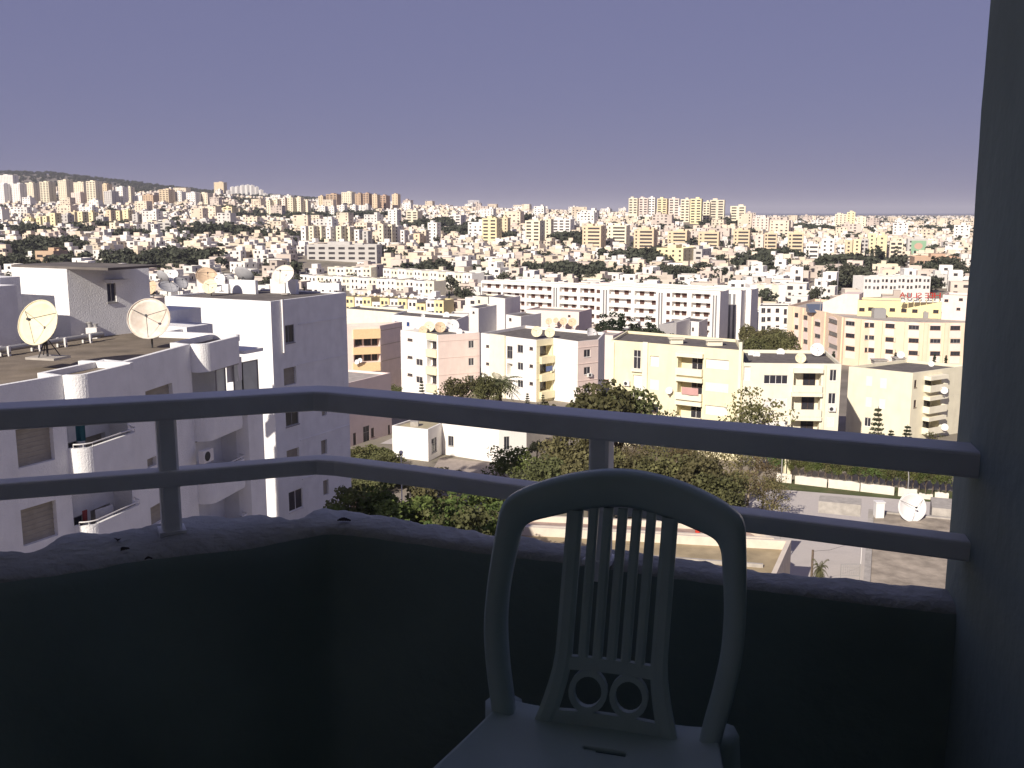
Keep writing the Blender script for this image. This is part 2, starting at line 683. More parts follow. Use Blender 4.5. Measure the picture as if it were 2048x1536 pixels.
RAIL = EYE - .407
PT_TOP = EYE - .72
rail_px = [(0, 811), (345, 793), (590, 778.5), (632, 776.5), (675, 778.5), (860, 795), (1052, 814), (1449, 850), (1900, 890)]
rail_path = [on_level(x, y, RAIL) for x, y in rail_px]
d0 = (Vector(rail_path[0]) - Vector(rail_path[1])).normalized()
rail_path.insert(0, tuple(Vector(rail_path[0]) + d0 * 1.3))
d1 = (Vector(rail_path[-1]) - Vector(rail_path[-2])).normalized()
rail_path.append(tuple(Vector(rail_path[-1]) + d1 * .24))
railing = thing('balcony_railing', 'white painted two-bar railing bending round the balcony ledge', 'railing', (0, 2.0, FLOOR + .6))
def loc_mesh(name, V, F, mats, parent, smooth=False):
    o = parent.location
    return link(name, pmesh(name, [(a - o.x, b - o.y, c - o.z) for a, b, c in V], F, mats, smooth), parent)
V, F = sweep(rail_path, round_rect(.085, .047, RAIL, .006))
loc_mesh('top_rail', V, F, 'rail_paint', railing)
V, F = sweep(rail_path, round_rect(.053, .037, EYE - .573, .005))
loc_mesh('middle_rail', V, F, 'rail_paint', railing)
for px, py in ((328, 793.5), (1204, 828), (-420, 838)):
    c = Vector(on_level(px, py, RAIL))
    tdir = Vector((.9, .42)) if px < 600 else Vector((.9, -.43))
    tdir.normalize()
    nd = Vector((-tdir.y, tdir.x))
    w = .0215
    base, top = FLOOR + .60, RAIL - .0455
    mb = MB()
    prof = [(-w, -w + .006), (-w + .006, -w), (w - .006, -w), (w, -w + .006), (w, w - .006), (w - .006, w), (-w + .006, w), (-w, w - .006)]
    mb.prism([tuple(c + tdir * a + nd * b) for a, b in prof], base, top)
    post = mb.build('post', 'rail_paint', railing)
    mb = MB()
    k = .029
    mb.prism([tuple(c + tdir * a + nd * b) for a, b in ((-k, -k), (k, -k), (k, k), (-k, k))], PT_TOP - .004, PT_TOP + .007)
    mb.build('base_plate', 'rail_paint', post)

# parapet with a rough, trowelled top
PT = EYE - .72
par_in = [(-260, 1178), (0, 1153), (160, 1130), (297, 1108), (478, 1088), (615, 1064), (680, 1058), (780, 1070), (875, 1083), (993, 1098), (1149, 1118), (1449, 1158), (1688, 1189), (1840, 1207), (1900, 1214), (1985, 1226)]
par_out = [(-260, 1105), (0, 1096), (66, 1096), (124, 1064), (205, 1060), (290, 1046), (376, 1027), (455, 1029), (530, 1021), (583, 1033), (632, 1013), (697, 1016), (780, 1030), (892, 1045), (1004, 1064), (1153, 1082), (1377, 1110), (1501, 1129), (1680, 1146), (1800, 1158), (1863, 1165), (1930, 1172), (2040, 1186)]
def resample(pts, n):
    P = [Vector(p) for p in pts]
    s = [0.0]
    for i in range(1, len(P)):
        s.append(s[-1] + (P[i] - P[i - 1]).length)
    out = []
    for k in range(n):
        t = s[-1] * k / (n - 1)
        i = max(1, min(int(np.searchsorted(s, t)), len(P) - 1))
        a = (t - s[i - 1]) / max(s[i] - s[i - 1], 1e-9)
        out.append(P[i - 1].lerp(P[i], a))
    return out
NP = 260
pin = resample(catmull([on_level(x, y, PT) for x, y in par_in], 5), NP)
pout = resample(catmull([on_level(x, y, PT) for x, y in par_out], 5), NP)
from mathutils import noise as mnoise
V, F = [], []
prof_n = 12
for i in range(NP):
    a, b = pin[i], pout[i]
    d = (b - a)
    w = d.length
    d.normalize()
    def pt(s, z, amp):
        q = a + d * s
        n1 = mnoise.fractal(Vector((q.x * 9, q.y * 9, z * 9)), 1.0, 2.0, 4)
        n2 = mnoise.fractal(Vector((q.x * 30 + 5, q.y * 30, z * 20)), 1.0, 2.0, 3)
        k = amp * (n1 * .7 + n2 * .35)
        return (q.x - d.x * k * .5, q.y - d.y * k * .5, z + k)
    V += [pt(0, FLOOR - .05, 0), pt(0, FLOOR + .3, .002), pt(-.004, PT - .05, .004), pt(.0, PT - .014, .004), pt(.012, PT - .002, .004),
          pt(w * .3, PT, .007), pt(w * .6, PT, .010), pt(w - .03, PT - .001, .013), pt(w - .006, PT - .012, .013), pt(w, PT - .05, .008), pt(w + .004, PT - .4, .004), pt(w + .004, FLOOR - .35, 0)]
for i in range(NP - 1):
    for j in range(prof_n - 1):
        F.append((i * prof_n + j, (i + 1) * prof_n + j, (i + 1) * prof_n + j + 1, i * prof_n + j + 1))
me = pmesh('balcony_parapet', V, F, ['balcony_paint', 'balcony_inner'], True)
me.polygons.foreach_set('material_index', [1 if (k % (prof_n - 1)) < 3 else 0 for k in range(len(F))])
o = link('balcony_parapet', me)
tag(o, 'low rough plastered balcony parapet with dark inner face under the railing', 'parapet')

# the building behind and beside the camera
tower = thing('apartment_tower', 'shaded side wall of the building beside the balcony railing', 'building', (0, 0, 0))
mb = MB()
e = Vector((.852, 1.885))
dr = Vector((.22, .97)).normalized()
nn = Vector((dr.y, -dr.x))
poly = [tuple(e), tuple(e - dr * 3.0), tuple(e - dr * 3.0 + nn * .5), tuple(e + nn * .5)]
V, F = [], []
NZ = 90
for k in range(NZ):                                   # the free end of the wall is hand plastered
    z = 26.0 + 6.0 * k / (NZ - 1)
    for s, q in enumerate(((e - dr * 3.0), (e - dr * .03), (e - dr * .008 + nn * .008), e + nn * .03, e + nn * .5, e - dr * 3.0 + nn * .5)):
        j = mnoise.fractal(Vector((q.x * 4, q.y * 4, z * 5)), 1.0, 2.0, 4) * .005 if 0 < s < 4 else 0
        V.append((q.x - dr.x * j + j * .3, q.y - dr.y * j, z))
for k in range(NZ - 1):
    for s in range(6):
        t = (s + 1) % 6
        F.append((k * 6 + s, k * 6 + t, k * 6 + 6 + t, k * 6 + 6 + s))
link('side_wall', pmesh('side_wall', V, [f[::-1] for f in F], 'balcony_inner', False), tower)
Q = Vector((-.35, -.75))
bl, br = Q - BX * 7.0, Q + BX * 9  # left end lengthened out of view to keep the sun off the balcony
mb = MB()
mb.prism([tuple(bl - AX * 14), tuple(br - AX * 14), tuple(br), tuple(bl)], 0, 37.5, bottom=True)
mb.build('wall', 'white_plaster', tower)
le = Vector(rail_path[0])                              # unseen wall added past the railing end to darken the balcony
mb = MB()
mb.prism([tuple(p) for p in (le - AX * .1 + BX * .0, le + AX * .45 - BX * .05, le + AX * .45 - BX * .3, bl + BX * .2, bl + BX * .6)][::-1], FLOOR - 1, FLOOR + 2.85, bottom=True)
mb.build('shade_wall', 'balcony_inner', tower)
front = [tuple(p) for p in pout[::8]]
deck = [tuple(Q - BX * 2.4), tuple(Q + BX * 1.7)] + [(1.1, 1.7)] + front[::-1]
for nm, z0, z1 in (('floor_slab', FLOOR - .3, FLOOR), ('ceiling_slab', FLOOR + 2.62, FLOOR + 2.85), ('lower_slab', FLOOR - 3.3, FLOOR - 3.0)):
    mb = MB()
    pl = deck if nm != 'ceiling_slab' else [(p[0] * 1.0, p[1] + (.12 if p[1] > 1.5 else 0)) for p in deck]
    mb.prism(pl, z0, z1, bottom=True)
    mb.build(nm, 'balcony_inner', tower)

# ------------------------------------------------------------------ plastic chair
def build_chair():
    yaw = R(-16)
    root = thing('plastic_chair', 'white plastic garden chair with slatted back before the railing', 'chair', (.166, 1.625, FLOOR), yaw)
    SEAT = .490

    def W(s, h, off=0.0):
        y = .0 + .235 * h - .9 * s * s + off
        return (s + .022 * h, y, SEAT + h)
    outer = [(-.194, -.03), (-.202, .02), (-.214, .08), (-.223, .145), (-.224, .205), (-.221, .265), (-.216, .322), (-.212, .350), (-.200, .370), (-.16, .390), (-.085, .411), (0, .420)]
    inner = [(-.158, -.03), (-.166, .02), (-.178, .08), (-.187, .145), (-.188, .20), (-.185, .24), (-.179, .285), (-.174, .309), (-.160, .325), (-.122, .336), (-.06, .351), (0, .358)]
    def sym(l):
        return l + [(-a, b) for a, b in reversed(l[:-1])]
    O = catmull([Vector((a, b)) for a, b in sym(outer)], 5)
    I = catmull([Vector((a, b)) for a, b in sym(inner)], 5)
    V, F = [], []
    th = .016
    for o, i in zip(O, I):
        m1 = o.lerp(i, .14)
        m2 = o.lerp(i, .86)
        V += [W(o.x, o.y, .012), W(o.x, o.y, -.006), W(m1.x, m1.y, -th * .9), W(m2.x, m2.y, -th * .75), W(i.x, i.y, -.004), W(i.x, i.y, .012)]
    for k in range(len(O) - 1):
        for j in range(6):
            q = (j + 1) % 6
            F.append((k * 6 + j, k * 6 + q, (k + 1) * 6 + q, (k + 1) * 6 + j))
    link('back_frame', pmesh('back_frame', V, F, 'chair_plastic', True), root)

    def strip(name, line, wid, th=.010):
        V, F = [], []
        for s, h, w in line:
            V += [W(s - w / 2, h, th / 2), W(s - w / 2, h, -th / 2), W(s - w * .25, h, -th * .8), W(s + w * .25, h, -th * .8), W(s + w / 2, h, -th / 2), W(s + w / 2, h, th / 2)]
        n = len(line)
        for k in range(n - 1):
            for j in range(6):
                q = (j + 1) % 6
                F.append((k * 6 + j, k * 6 + q, (k + 1) * 6 + q, (k + 1) * 6 + j))
        return link(name, pmesh(name, V, F, 'chair_plastic'), root)
    for sg in (-1, 1):
        strip('slat', [(sg * (.084 + .02 * max(0, (.10 - h) / .10) ** 1.5), h, .028 + .006 * max(0, (.12 - h) / .12)) for h in np.linspace(-.02, .348, 16)], .03)
    for s in (-.051, -.0255, 0, .0255, .051):
        strip('slat', [(s * (1 - .06 * (.36 - h)), h, .017) for h in np.linspace(.092, .354, 8)], .016, .008)
    # ornament: a cross bar, two rings and the foot of the splat
    orn = None
    for h0, h1 in ((.076, .098), (-.03, .006)):
        mb = MB()
        for k in range(12):
            a, b = -.075 + .15 * k / 12, -.075 + .15 * (k + 1) / 12
            if h0 < 0:
                a, b = a * 1.3, b * 1.3
            p = [W(a, h0, -.006), W(b, h0, -.006), W(b, h1, -.006), W(a, h1, -.006)]
            q = [W(a, h0, .004), W(b, h0, .004), W(b, h1, .004), W(a, h1, .004)]
            mb.face(p)
            mb.face(q[::-1])
            mb.face([p[3], p[2], q[2], q[3]])
            mb.face([p[1], p[0], q[0], q[1]])
        orn = mb.build('splat_panel' if h0 < 0 else 'splat_rail', 'chair_plastic', root, local=True)
    for s0 in (-.036, .036):
        mb = MB()
        n = 20
        for k in range(n):
            a, b = 2 * math.pi * k / n, 2 * math.pi * (k + 1) / n
            for r0, r1 in ((.024, .034),):
                p = [W(s0 + math.cos(t) * r, .041 + math.sin(t) * r * 1.08, -.007) for t, r in ((a, r0), (b, r0), (b, r1), (a, r1))]
                q = [W(s0 + math.cos(t) * r, .041 + math.sin(t) * r * 1.08, .004) for t, r in ((a, r0), (b, r0), (b, r1), (a, r1))]
                mb.face(p[::-1])
                mb.face(q)
                mb.face([p[0], p[1], q[1], q[0]])
                mb.face([p[3], q[3], q[2], p[2]])
        mb.build('ring', 'chair_plastic', orn, local=True)
    # seat with a drain slot
    NS, NT = 96, 100
    V, F = [], []
    for t in range(NT + 1):
        ty = t / NT
        y = .035 - .45 * ty
        hw = .185 + .05 * min(1, ty * 1.6) - .05 * max(0, ty - .85) ** 2 / .0225
        for s in range(NS + 1):
            k = -1 + 2 * s / NS
            x = hw * k
            z = SEAT - .012 + .020 * k ** 4 - .012 * math.cos(k * 1.4) * math.sin(math.pi * min(ty, .8) / .8) - .06 * max(0, ty - .8) ** 2 / .04
            V.append((x, y - .9 * x * x * (1 - ty), z))
    n = NS + 1
    for t in range(NT):
        for s in range(NS):
            cx = sum(V[(t + a) * n + s + b][0] for a in (0, 1) for b in (0, 1)) / 4
            cy = sum(V[(t + a) * n + s + b][1] for a in (0, 1) for b in (0, 1)) / 4
            if abs(cx - .012) < .036 and abs(cy + .075 + .04 * (cx - .012)) < .0055:
                continue
            F.append((t * n + s, (t + 1) * n + s, (t + 1) * n + s + 1, t * n + s + 1))
    st = link('seat', pmesh('seat', V, F, 'chair_plastic', True), root)
    md = st.modifiers.new('thickness', 'SOLIDIFY')
    md.thickness = .007
    md.offset = -1
    for sg in (-1, 1):
        apron = MB()
        for k in range(10):
            y0, y1 = -.02 - .038 * k, -.02 - .038 * (k + 1)
            x = sg * (.186 + .044 * min(1, k / 6))
            x2 = sg * (.186 + .044 * min(1, (k + 1) / 6))
            apron.face([(x, y0, SEAT - .055), (x2, y1, SEAT - .055), (x2, y1, SEAT + .002), (x, y0, SEAT + .002)])
        apron.build('seat_rim', 'chair_plastic', root, local=True)
    for sx, sy, fx, fy in ((-1, 1, -.235, .105), (1, 1, .235, .105), (-1, -1, -.25, -.46), (1, -1, .25, -.46)):
        mb = MB()
        tx, ty = sx * .19, (.01 if sy > 0 else -.36)
        mb.bar((fx, fy, 0), (tx, ty, SEAT - .01), .020, .036, 8)
        mb.build('leg', 'chair_plastic', root, smooth=True, local=True)
build_chair()

# dry leaves blown on to the parapet
mat('dry_leaf', (.035, .03, .025), .9)
for (px, py, s, rz), lb in zip(((688, 1042, .016, .3), (250, 1100, .013, 1.2), (235, 1081, .010, 2.0), (297, 1119, .008, .6)),
        ('dry black leaf on the ledge at the bend of the railing', 'curled dry leaf on the ledge left of the first post', 'small dry leaf lying behind the curled one on the ledge', 'dark crumb at the inner rim of the ledge left of the post')):
    x, y = on_level(px, py, PT + .004)
    mb = MB()
    for k in range(6):
        a = k / 6 * 2 * s - s
        b = (k + 1) / 6 * 2 * s - s
        wa, wb = s * .8 * math.cos(a / s * 1.5), s * .55 * math.cos(b / s * 1.5)
        za, zb = .001 + .0012 * math.cos(a / s * 3), .001 + .0012 * math.cos(b / s * 3)
        mb.face([(a, -wa, za + .002), (b, -wb, zb + .002), (b, 0, zb), (a, 0, za)])
        mb.face([(a, 0, za), (b, 0, zb), (b, wb, zb + .003), (a, wa, za + .003)])
    o = mb.build('dry_leaf', 'dry_leaf')
    o.location = (x, y, PT + .004)
    o.rotation_euler = (.1, .1, rz)
    tag(o, lb, 'leaf')

# ------------------------------------------------------------------ satellite dishes, air conditioners, lamps
mat('dish_white', (.74, .72, .70), .5, .06, 2)
mat('dish_cream', (.76, .69, .48), .55, .08, 3, stain=.25, stain_col=(.5, .38, .2))
mat('dish_tan', (.66, .50, .34), .6, .1, 3, stain=.4, stain_col=(.4, .24, .12))
mat('dish_grey', (.36, .36, .37), .6, .08, 3)
mat('dish_rust', (.74, .69, .60), .6, .08, 2.5, stain=.75, stain_col=(.36, .19, .08))
mat('rust_net', (.30, .17, .09), .9, .4, 8)
DISH = {}

def dish_proto(key, m, elev, tripod, struts=3):
    if key in DISH:
        return DISH[key]
    root = link('satellite_dish', None)
    el = R(elev)
    fwd = Vector((0, -math.cos(el), math.sin(el)))
    up = Vector((0, math.sin(el), math.cos(el)))
    rt = Vector((1, 0, 0))
    C = Vector((0, 0, 1.55))
    nr, ns = 6, 28
    V, F = [], []

    def P(r, w, back=0.0):
        return tuple(C + rt * (r * math.cos(w)) + up * (r * math.sin(w)) + fwd * (.30 * r * r - back))
    for i in range(nr + 1):
        for k in range(ns):
            V.append(P(i / nr, 2 * math.pi * k / ns))
    for i in range(nr + 1):
        for k in range(ns):
            V.append(P(i / nr, 2 * math.pi * k / ns, .03))
    off = (nr + 1) * ns
    for i in range(nr):
        for k in range(ns):
            q = (k + 1) % ns
            F.append((i * ns + k, i * ns + q, (i + 1) * ns + q, (i + 1) * ns + k))
            F.append((off + i * ns + k, off + (i + 1) * ns + k, off + (i + 1) * ns + q, off + i * ns + q))
    for k in range(ns):
        q = (k + 1) % ns
        F.append((nr * ns + k, nr * ns + q, off + nr * ns + q, off + nr * ns + k))
    link('reflector', pmesh('reflector', V, F, m, True), root)
    mb = MB()
    for k in range(ns):
        mb.bar(P(1.0, 2 * math.pi * k / ns), P(1.0, 2 * math.pi * (k + 1) / ns), .026, .026, 5, cap=False)
    mb.build('rim', m, root, local=True)
    fp = C + fwd * .86
    mb = MB()
    for k in range(struts):
        mb.bar(P(.93, 2 * math.pi * (k / struts) + .5), tuple(fp), .014, .014, 4)
        mb.build('strut', 'metal_dark', root, local=True)
        mb = MB()
    mb.bar(tuple(fp - fwd * .10), tuple(fp + fwd * .06), .055, .07, 8)
    mb.build('feed_horn', 'metal_dark', root, local=True)
    mb = MB()
    b = C - fwd * .05
    mb.bar((0, .16, .06), (0, .16, 1.1), .045, .04, 8)
    mb.bar((0, .16, 1.1), tuple(b), .05, .05, 8)
    mb.build('mast', 'metal_dark', root, local=True)
    if tripod:
        for w in (.6, 2.5, 4.5):
            mb = MB()
            mb.bar((math.cos(w) * .6, .16 + math.sin(w) * .45, .06), (0, .16, .95), .026, .026, 5)
            mb.build('leg', 'metal_dark', root, local=True)
    mb = MB()
    mb.box(-.75, .75, -.35, .7, 0, .10) if tripod else mb.box(-.3, .3, -.1, .45, 0, .09)
    mb.build('base', 'concrete', root, local=True)
    for o in list(root.children) + [root]:
        COL.objects.unlink(o)
    DISH[key] = root
    return root

def dish(label, loc, dia, rz, m='dish_white', elev=35, tripod=False, group=None, struts=3):
    p = dish_proto((m, elev, tripod, struts), m, elev, tripod, struts)
    r = copy_tree(p)
    r.location = loc
    r.rotation_euler = (0, 0, rz)
    r.scale = (dia / 2,) * 3
    tag(r, label, 'satellite dish', group)
    return r

def dish_px(label, px, py, dpx, base_z, depth, rz=0, m='dish_white', elev=35, tripod=False, group=None, struts=3):
    """dish whose bowl centre is seen at (px,py), standing on base_z"""
    x, y, z = at_depth(px, py, depth)
    dia = dpx * depth / FOCAL
    return dish(label, (x, y, z - 1.55 * dia / 2), dia, rz, m, elev, tripod, group, struts)

AC = None
def air_conditioner(label, loc, rz, group=None):
    global AC
    if AC is None:
        AC = link('air_conditioner', None)
        mb = MB()
        mb.box(-.42, .42, -.33, -.05, 0, .60)
        mb.build('casing', 'frame_white', AC, local=True)
        mb = MB()
        mb.bar((-.10, -.335, .30), (-.10, -.345, .30), .23, .23, 18)
        mb.build('fan_grille', 'metal_dark', AC, local=True)
        mb = MB()
        mb.box(-.35, -.31, -.34, 0, -.05, -.002)
        mb.build('bracket', 'metal_grey', AC, local=True)
        mb = MB()
        mb.box(.31, .35, -.34, 0, -.05, -.002)
        mb.build('bracket', 'metal_grey', AC, local=True)
        for o in list(AC.children) + [AC]:
            COL.objects.unlink(o)
    r = copy_tree(AC)
    r.location = loc
    r.rotation_euler = (0, 0, rz)
    return tag(r, label, 'air conditioner', group)

def wall_point(A, B, px, py, off=0.0):
    u, z = on_wall(A, B, px, py)
    e = (Vector(B) - Vector(A)).normalized()
    n = Vector((e.y, -e.x))
    p = Vector(A) + e * u + n * off
    return (p.x, p.y, z), math.atan2(e.y, e.x)

# ------------------------------------------------------------------ the white estate: long wing on the left
ROOF = EYE - 6.1
def build_left_wing():
    c1, c1b, cor1 = Vector((-17.09, 37.52)), Vector((-16.37, 37.76)), Vector((-15.51, 40.59))
    c2, c2b, cor2 = Vector((-15.12, 46.59)), Vector((-14.46, 47.14)), Vector((-13.58, 49.87))
    in2, m1, m2, m3, p9 = Vector((-17.92, 51.36)), Vector((-16.6, 55.2)), Vector((-21.4, 58.6)), Vector((-28.6, 47.5)), Vector((-38, 26))
    p0 = c1 - AX * 22
    k1 = Vector((-16.05, 40.86))
    k2 = Vector((-14.15, 50.08))
    i1, j1, i2, j2 = c1 - BX * 1.1 + AX * .12, k1 - BX * 1.1, c2 - BX * 1.0 + AX * .12, k2 - BX * 1.0
    poly = [tuple(p) for p in (p0, c1, i1, j1, k1, c2, i2, j2, in2, m1, m2, m3, p9)]
    ops = {}
    A, B = poly[0], poly[1]
    ops[0] = [(*px_rect(A, B, 30, 852, 105, 930), 'dirty'), (*px_rect(A, B, 40, 1010, 112, 1084), 'dirty'), (*px_rect(A, B, 52, 1168, 118, 1238), 'dirty')]
    zs = [ROOF - 5.05 - 3.1 * k for k in range(5)]
    ops[2] = [(.5, 1.5, z, z + 2.05, 'grey') for z in zs] + [(1.9, 3.1, z + .8, z + 2.05, 'dirty') for z in zs]
    A, B = poly[4], poly[5]
    ops[4] = [(*px_rect(A, B, 290, 774, 345, 822), 'dirty'), (*px_rect(A, B, 294, 915, 313, 934), 'dirty'), (*px_rect(A, B, 300, 1005, 340, 1045), 'dirty')]
    ops[6] = [(.4, 1.2, z, z + 2.05, 'grey') for z in zs]
    rt = block('apartment_wing', 'white rough-plastered apartment wing with brown flat roof and rounded balconies', 'building', poly, 0, ROOF, 'white_plaster', 'roof_felt', .26, ops)
    # rounded balcony stacks
    def front(a, b, c, end):
        e1 = (b - a)
        r = .62
        arc = [a + BX * (r * math.sin(t)) + AX * (r * (1 - math.cos(t))) for t in np.linspace(0, math.pi / 2, 9)]
        path = arc + [c - (c - b).normalized() * .35]
        d = (c - b).normalized()
        n = Vector((-d.y, d.x))
        cc = c - d * .35 + n * .35
        path += [cc - n * (.35 * math.cos(t)) + d * (.35 * math.sin(t)) for t in np.linspace(.3, math.pi / 2, 5)]
        return path + [Vector(end)]
    for (a, b, c, end, ia, ib), bands in (((c1, c1b, cor1, k1 + AX * .12, j1, i1), [(ROOF - 2.86 - 3.1 * k, 1.35) for k in range(5)]), ((c2, c2b, cor2, k2 + AX * .1, j2, i2), [(ROOF - 3.2 - 3.1 * k, 1.35) for k in range(5)])):
        path = [tuple(p) for p in front(a, b, c, end)]
        V, F = sweep(path, [(.0, ROOF - 1.35), (.0, ROOF - .002), (.2, ROOF - .002), (.2, ROOF - 1.35)])
        loc_mesh('roof_fascia', V, F, 'white_plaster', rt)
        mb = MB()
        mb.prism([tuple(Vector(p) - BX * .1) for p in path] + [tuple(ia), tuple(ib)], ROOF - .5, ROOF - .24, bottom=True)
        mb.build('roof', 'roof_felt', rt)
        for zt, h in bands:
            V, F = sweep(path, [(.0, zt - h), (.0, zt), (.14, zt), (.14, zt - h)])
            bal = loc_mesh('balcony', V, F, 'white_plaster', rt)
            mb = MB()
            mb.prism([tuple(Vector(p) + BX * -.03) for p in path] + [tuple(ia), tuple(ib)], zt - h - .14, zt - h + .05, bottom=True)
            mb.build('balcony_floor', 'white_plaster', bal)
            mb = MB()
            q = [(p[0], p[1], zt + .16) for p in path[2:]]
            mb.tube(q, .028, 6)
            for k in range(0, len(q), 3):
                mb.bar((q[k][0], q[k][1], zt), q[k], .016, .016, 5)
            mb.build('hand_rail', 'frame_white', bal)
    # parapet walls that cross the roof
    for nm, a, b, w, zt in (('roof_parapet', cor1 + Vector((-.1, .0)), Vector((-17.97, 41.15)), .24, ROOF + .02), ('roof_parapet', cor2 + Vector((-.2, .1)), in2, .3, ROOF + .03), ('roof_parapet', Vector((-25.2, 55.2)), Vector((-20.4, 57.6)), .25, ROOF + .72)):
        d = (b - a).normalized()
        n = Vector((-d.y, d.x)) * w / 2
        mb = MB()
        mb.prism([tuple(p) for p in (a + n, b + n, b - n, a - n)][::-1], ROOF - .30, zt)
        mb.build(nm, 'white_plaster', rt)
    # roof huts
    def hut(a, w, d, zt, nm='roof_hut'):
        mb = MB()
        q = [a, a + AX * d, a + AX * d - BX * w, a - BX * w]
        mb.prism([tuple(p) for p in q], ROOF - .3, zt)
        mb.build(nm, 'white_plaster', rt)
    hut(Vector((-23.5, 47.5)) - AX * 8, 4.5, 8, ROOF + 2.7)
    hut(Vector((-24.6, 48.0)), 3.0, 1.2, ROOF + 3.0)
    hut(Vector((-18.9, 54.6)), 2.4, 2.6, ROOF + .75)
    hut(Vector((-17.2, 52.6)), 4, 1.6, ROOF + .1)
    # lower floors that run on past the roof end
    ext = [tuple(p) for p in (k2, cor2 + AX * .2, cor2 + AX * 1.35, cor2 + AX * 1.35 - BX * 4, k2 - BX * 4)]
    mb = MB()
    mb.prism(ext, 0, ROOF - 4.05)
    mb.build('lower_storeys', 'white_plaster', rt)
    # glazed balcony
    path = [c2b + AX * .5, cor2, cor2 + AX * 1.15]
    gz0, gz1 = ROOF - 3.15, ROOF - 1.36
    g = MB()
    for a, b in ((path[0], path[1]), (path[1], path[2])):
        n = 3 if a is path[0] else 1
        for k in range(n + 1):
            p = a.lerp(b, k / n) - BX * .06
            g.box(p.x - .035, p.x + .035, p.y - .035, p.y + .035, gz0, gz1)
    for k in (0, 1):
        g.box(path[k].x - .03, path[k].x + .03, path[k].y - .03, path[k].y + .03, gz1 - .06, gz1)
    for a, b in ((path[0], path[1]), (path[1], path[2])):
        local_box(g, tuple(a - BX * .06), tuple(b - BX * .06), 0, (b - a).length, -.02, .02, gz0, gz0 + .06)
        local_box(g, tuple(a - BX * .06), tuple(b - BX * .06), 0, (b - a).length, -.02, .02, gz1 - .06, gz1)
    fr = g.build('balcony_glazing', 'frame_grey', rt)
    for a, b, n in ((path[0], path[1], 3), (path[1], path[2], 1)):
        for k in range(n):
            p, q = a.lerp(b, k / n) - BX * .06, a.lerp(b, (k + 1) / n) - BX * .06
            if k == 1 and n == 3:
                continue
            mb = MB()
            local_box(mb, tuple(p), tuple(q), .05, (q - p).length - .05, 0, .012, gz0 + .02, gz1 - .02)
            mb.build('pane', mat('glass_dusty', (.52, .55, .50), .25, .1, 1.5, spec=.5), fr)
    mb = MB()
    a, b = cor2, cor2 + AX * 1.45
    mb.prism([tuple(p) for p in (a + BX * .12, b + BX * .12, b - BX * 2.4, a - BX * 2.4)], ROOF - .95, ROOF - .78, bottom=True)
    mb.build('awning_slab', 'white_plaster', rt)
    mb = MB()
    a, b = cor2 + AX * .0, cor2 + AX * 1.3
    mb.prism([tuple(p) for p in (a, b, b - BX * .12, a - BX * .12)], ROOF - 4.1, ROOF - 3.1, bottom=True)
    mb.build('balcony_wall', 'white_plaster', rt)
    # dark inside of the glazed balcony
    # air conditioner and floodlights on the balcony
    A, B = tuple(c2b - BX * .3), tuple(cor2 - BX * .3)
    loc, rz = wall_point(tuple(c2), tuple(k2), 393, 922, .35)
    air_conditioner('air conditioner on the lower balcony of the white wing behind the post', loc, rz)
    return rt, (cor2 + AX * 1.35)
wing_root, wing_end = build_left_wing()

mat('towel', (.03, .11, .13), .9)
mat('cloth_white', (.72, .70, .66), .9)
mat('cloth_red', (.24, .05, .05), .9)
def hanging_cloth(label, loc, rz, w, h, m, cat='laundry'):
    mb = MB()
    n = 8
    for k in range(n):
        a, b = k / n, (k + 1) / n
        for j in range(4):
            z0, z1 = -h * j / 4, -h * (j + 1) / 4
            f = lambda t, z: .05 * math.sin(t * 9) * (-z / h)
            mb.face([(a * w, f(a, z0), z0), (a * w, f(a, z1), z1), (b * w, f(b, z1), z1), (b * w, f(b, z0), z0)])
    o = mb.build('hanging_cloth', m)
    o.location = loc
    o.rotation_euler = (0, 0, rz)
    return tag(o, label, cat)
x, y, z = at_depth(150, 846, 38.6)
hanging_cloth('dark teal towel hanging in the upper rounded balcony', (x, y, z), .4, .35, .75, 'towel')
x, y, z = at_depth(190, 1020, 39.2)
hanging_cloth('pale sheet hanging in the lower rounded balcony', (x, y, z), 1.1, .9, .7, 'cloth_white')
x, y, z = at_depth(164, 1022, 38.5)
hanging_cloth('dark red shirt hanging in the lower rounded balcony', (x, y, z), 1.1, .25, .5, 'cloth_red')
x, y, z = at_depth(452, 718, 48.9)
hanging_cloth('white sheet hung up inside the glazed balcony', (x, y, z), 1.0, 1.0, 1.2, 'cloth_white')

# roof furniture on the wing
DK = ROOF - .26
dish_px('large cream satellite dish on a tripod on the brown roof, first from the railing', 85, 648, 92, DK, 40.5, -.28, 'dish_cream', 20, True)
dish_px('rust-streaked satellite dish on the brown roof beside the end parapet', 300, 640, 82, DK, 47.0, .15, 'dish_rust', 20)
dish_px('small white satellite dish with a dark smear on the brown roof', 229, 610, 46, DK, 54.5, -.3, 'dish_white', 24)
dish_px('brown rusted satellite dish behind the white one on the far roof edge', 275, 593, 28, DK, 56.5, .9, 'rust_net', 20)
pr = thing('roof_pipe', 'long grey pipe carried on small stands across the brown roof', 'pipe', (-20, 44, DK))
mb = MB()
pa, pb = Vector((*on_level(-30, 704, DK + .32), DK + .32)), Vector((*on_level(205, 668, DK + .32), DK + .32))
mb.bar(tuple(pa), tuple(pb), .13, .13, 10)
mb.build('tube', 'metal_grey', pr)
for t in (.15, .4, .62, .85):
    p = pa.lerp(pb, t)
    mb = MB()
    mb.box(p.x - .22, p.x - .14, p.y - .1, p.y + .1, DK, DK + .45)
    mb.box(p.x + .14, p.x + .22, p.y - .1, p.y + .1, DK, DK + .45)
    mb.box(p.x - .22, p.x + .22, p.y - .08, p.y + .08, DK + .1, DK + .17)
    mb.build('stand', 'frame_white', pr)
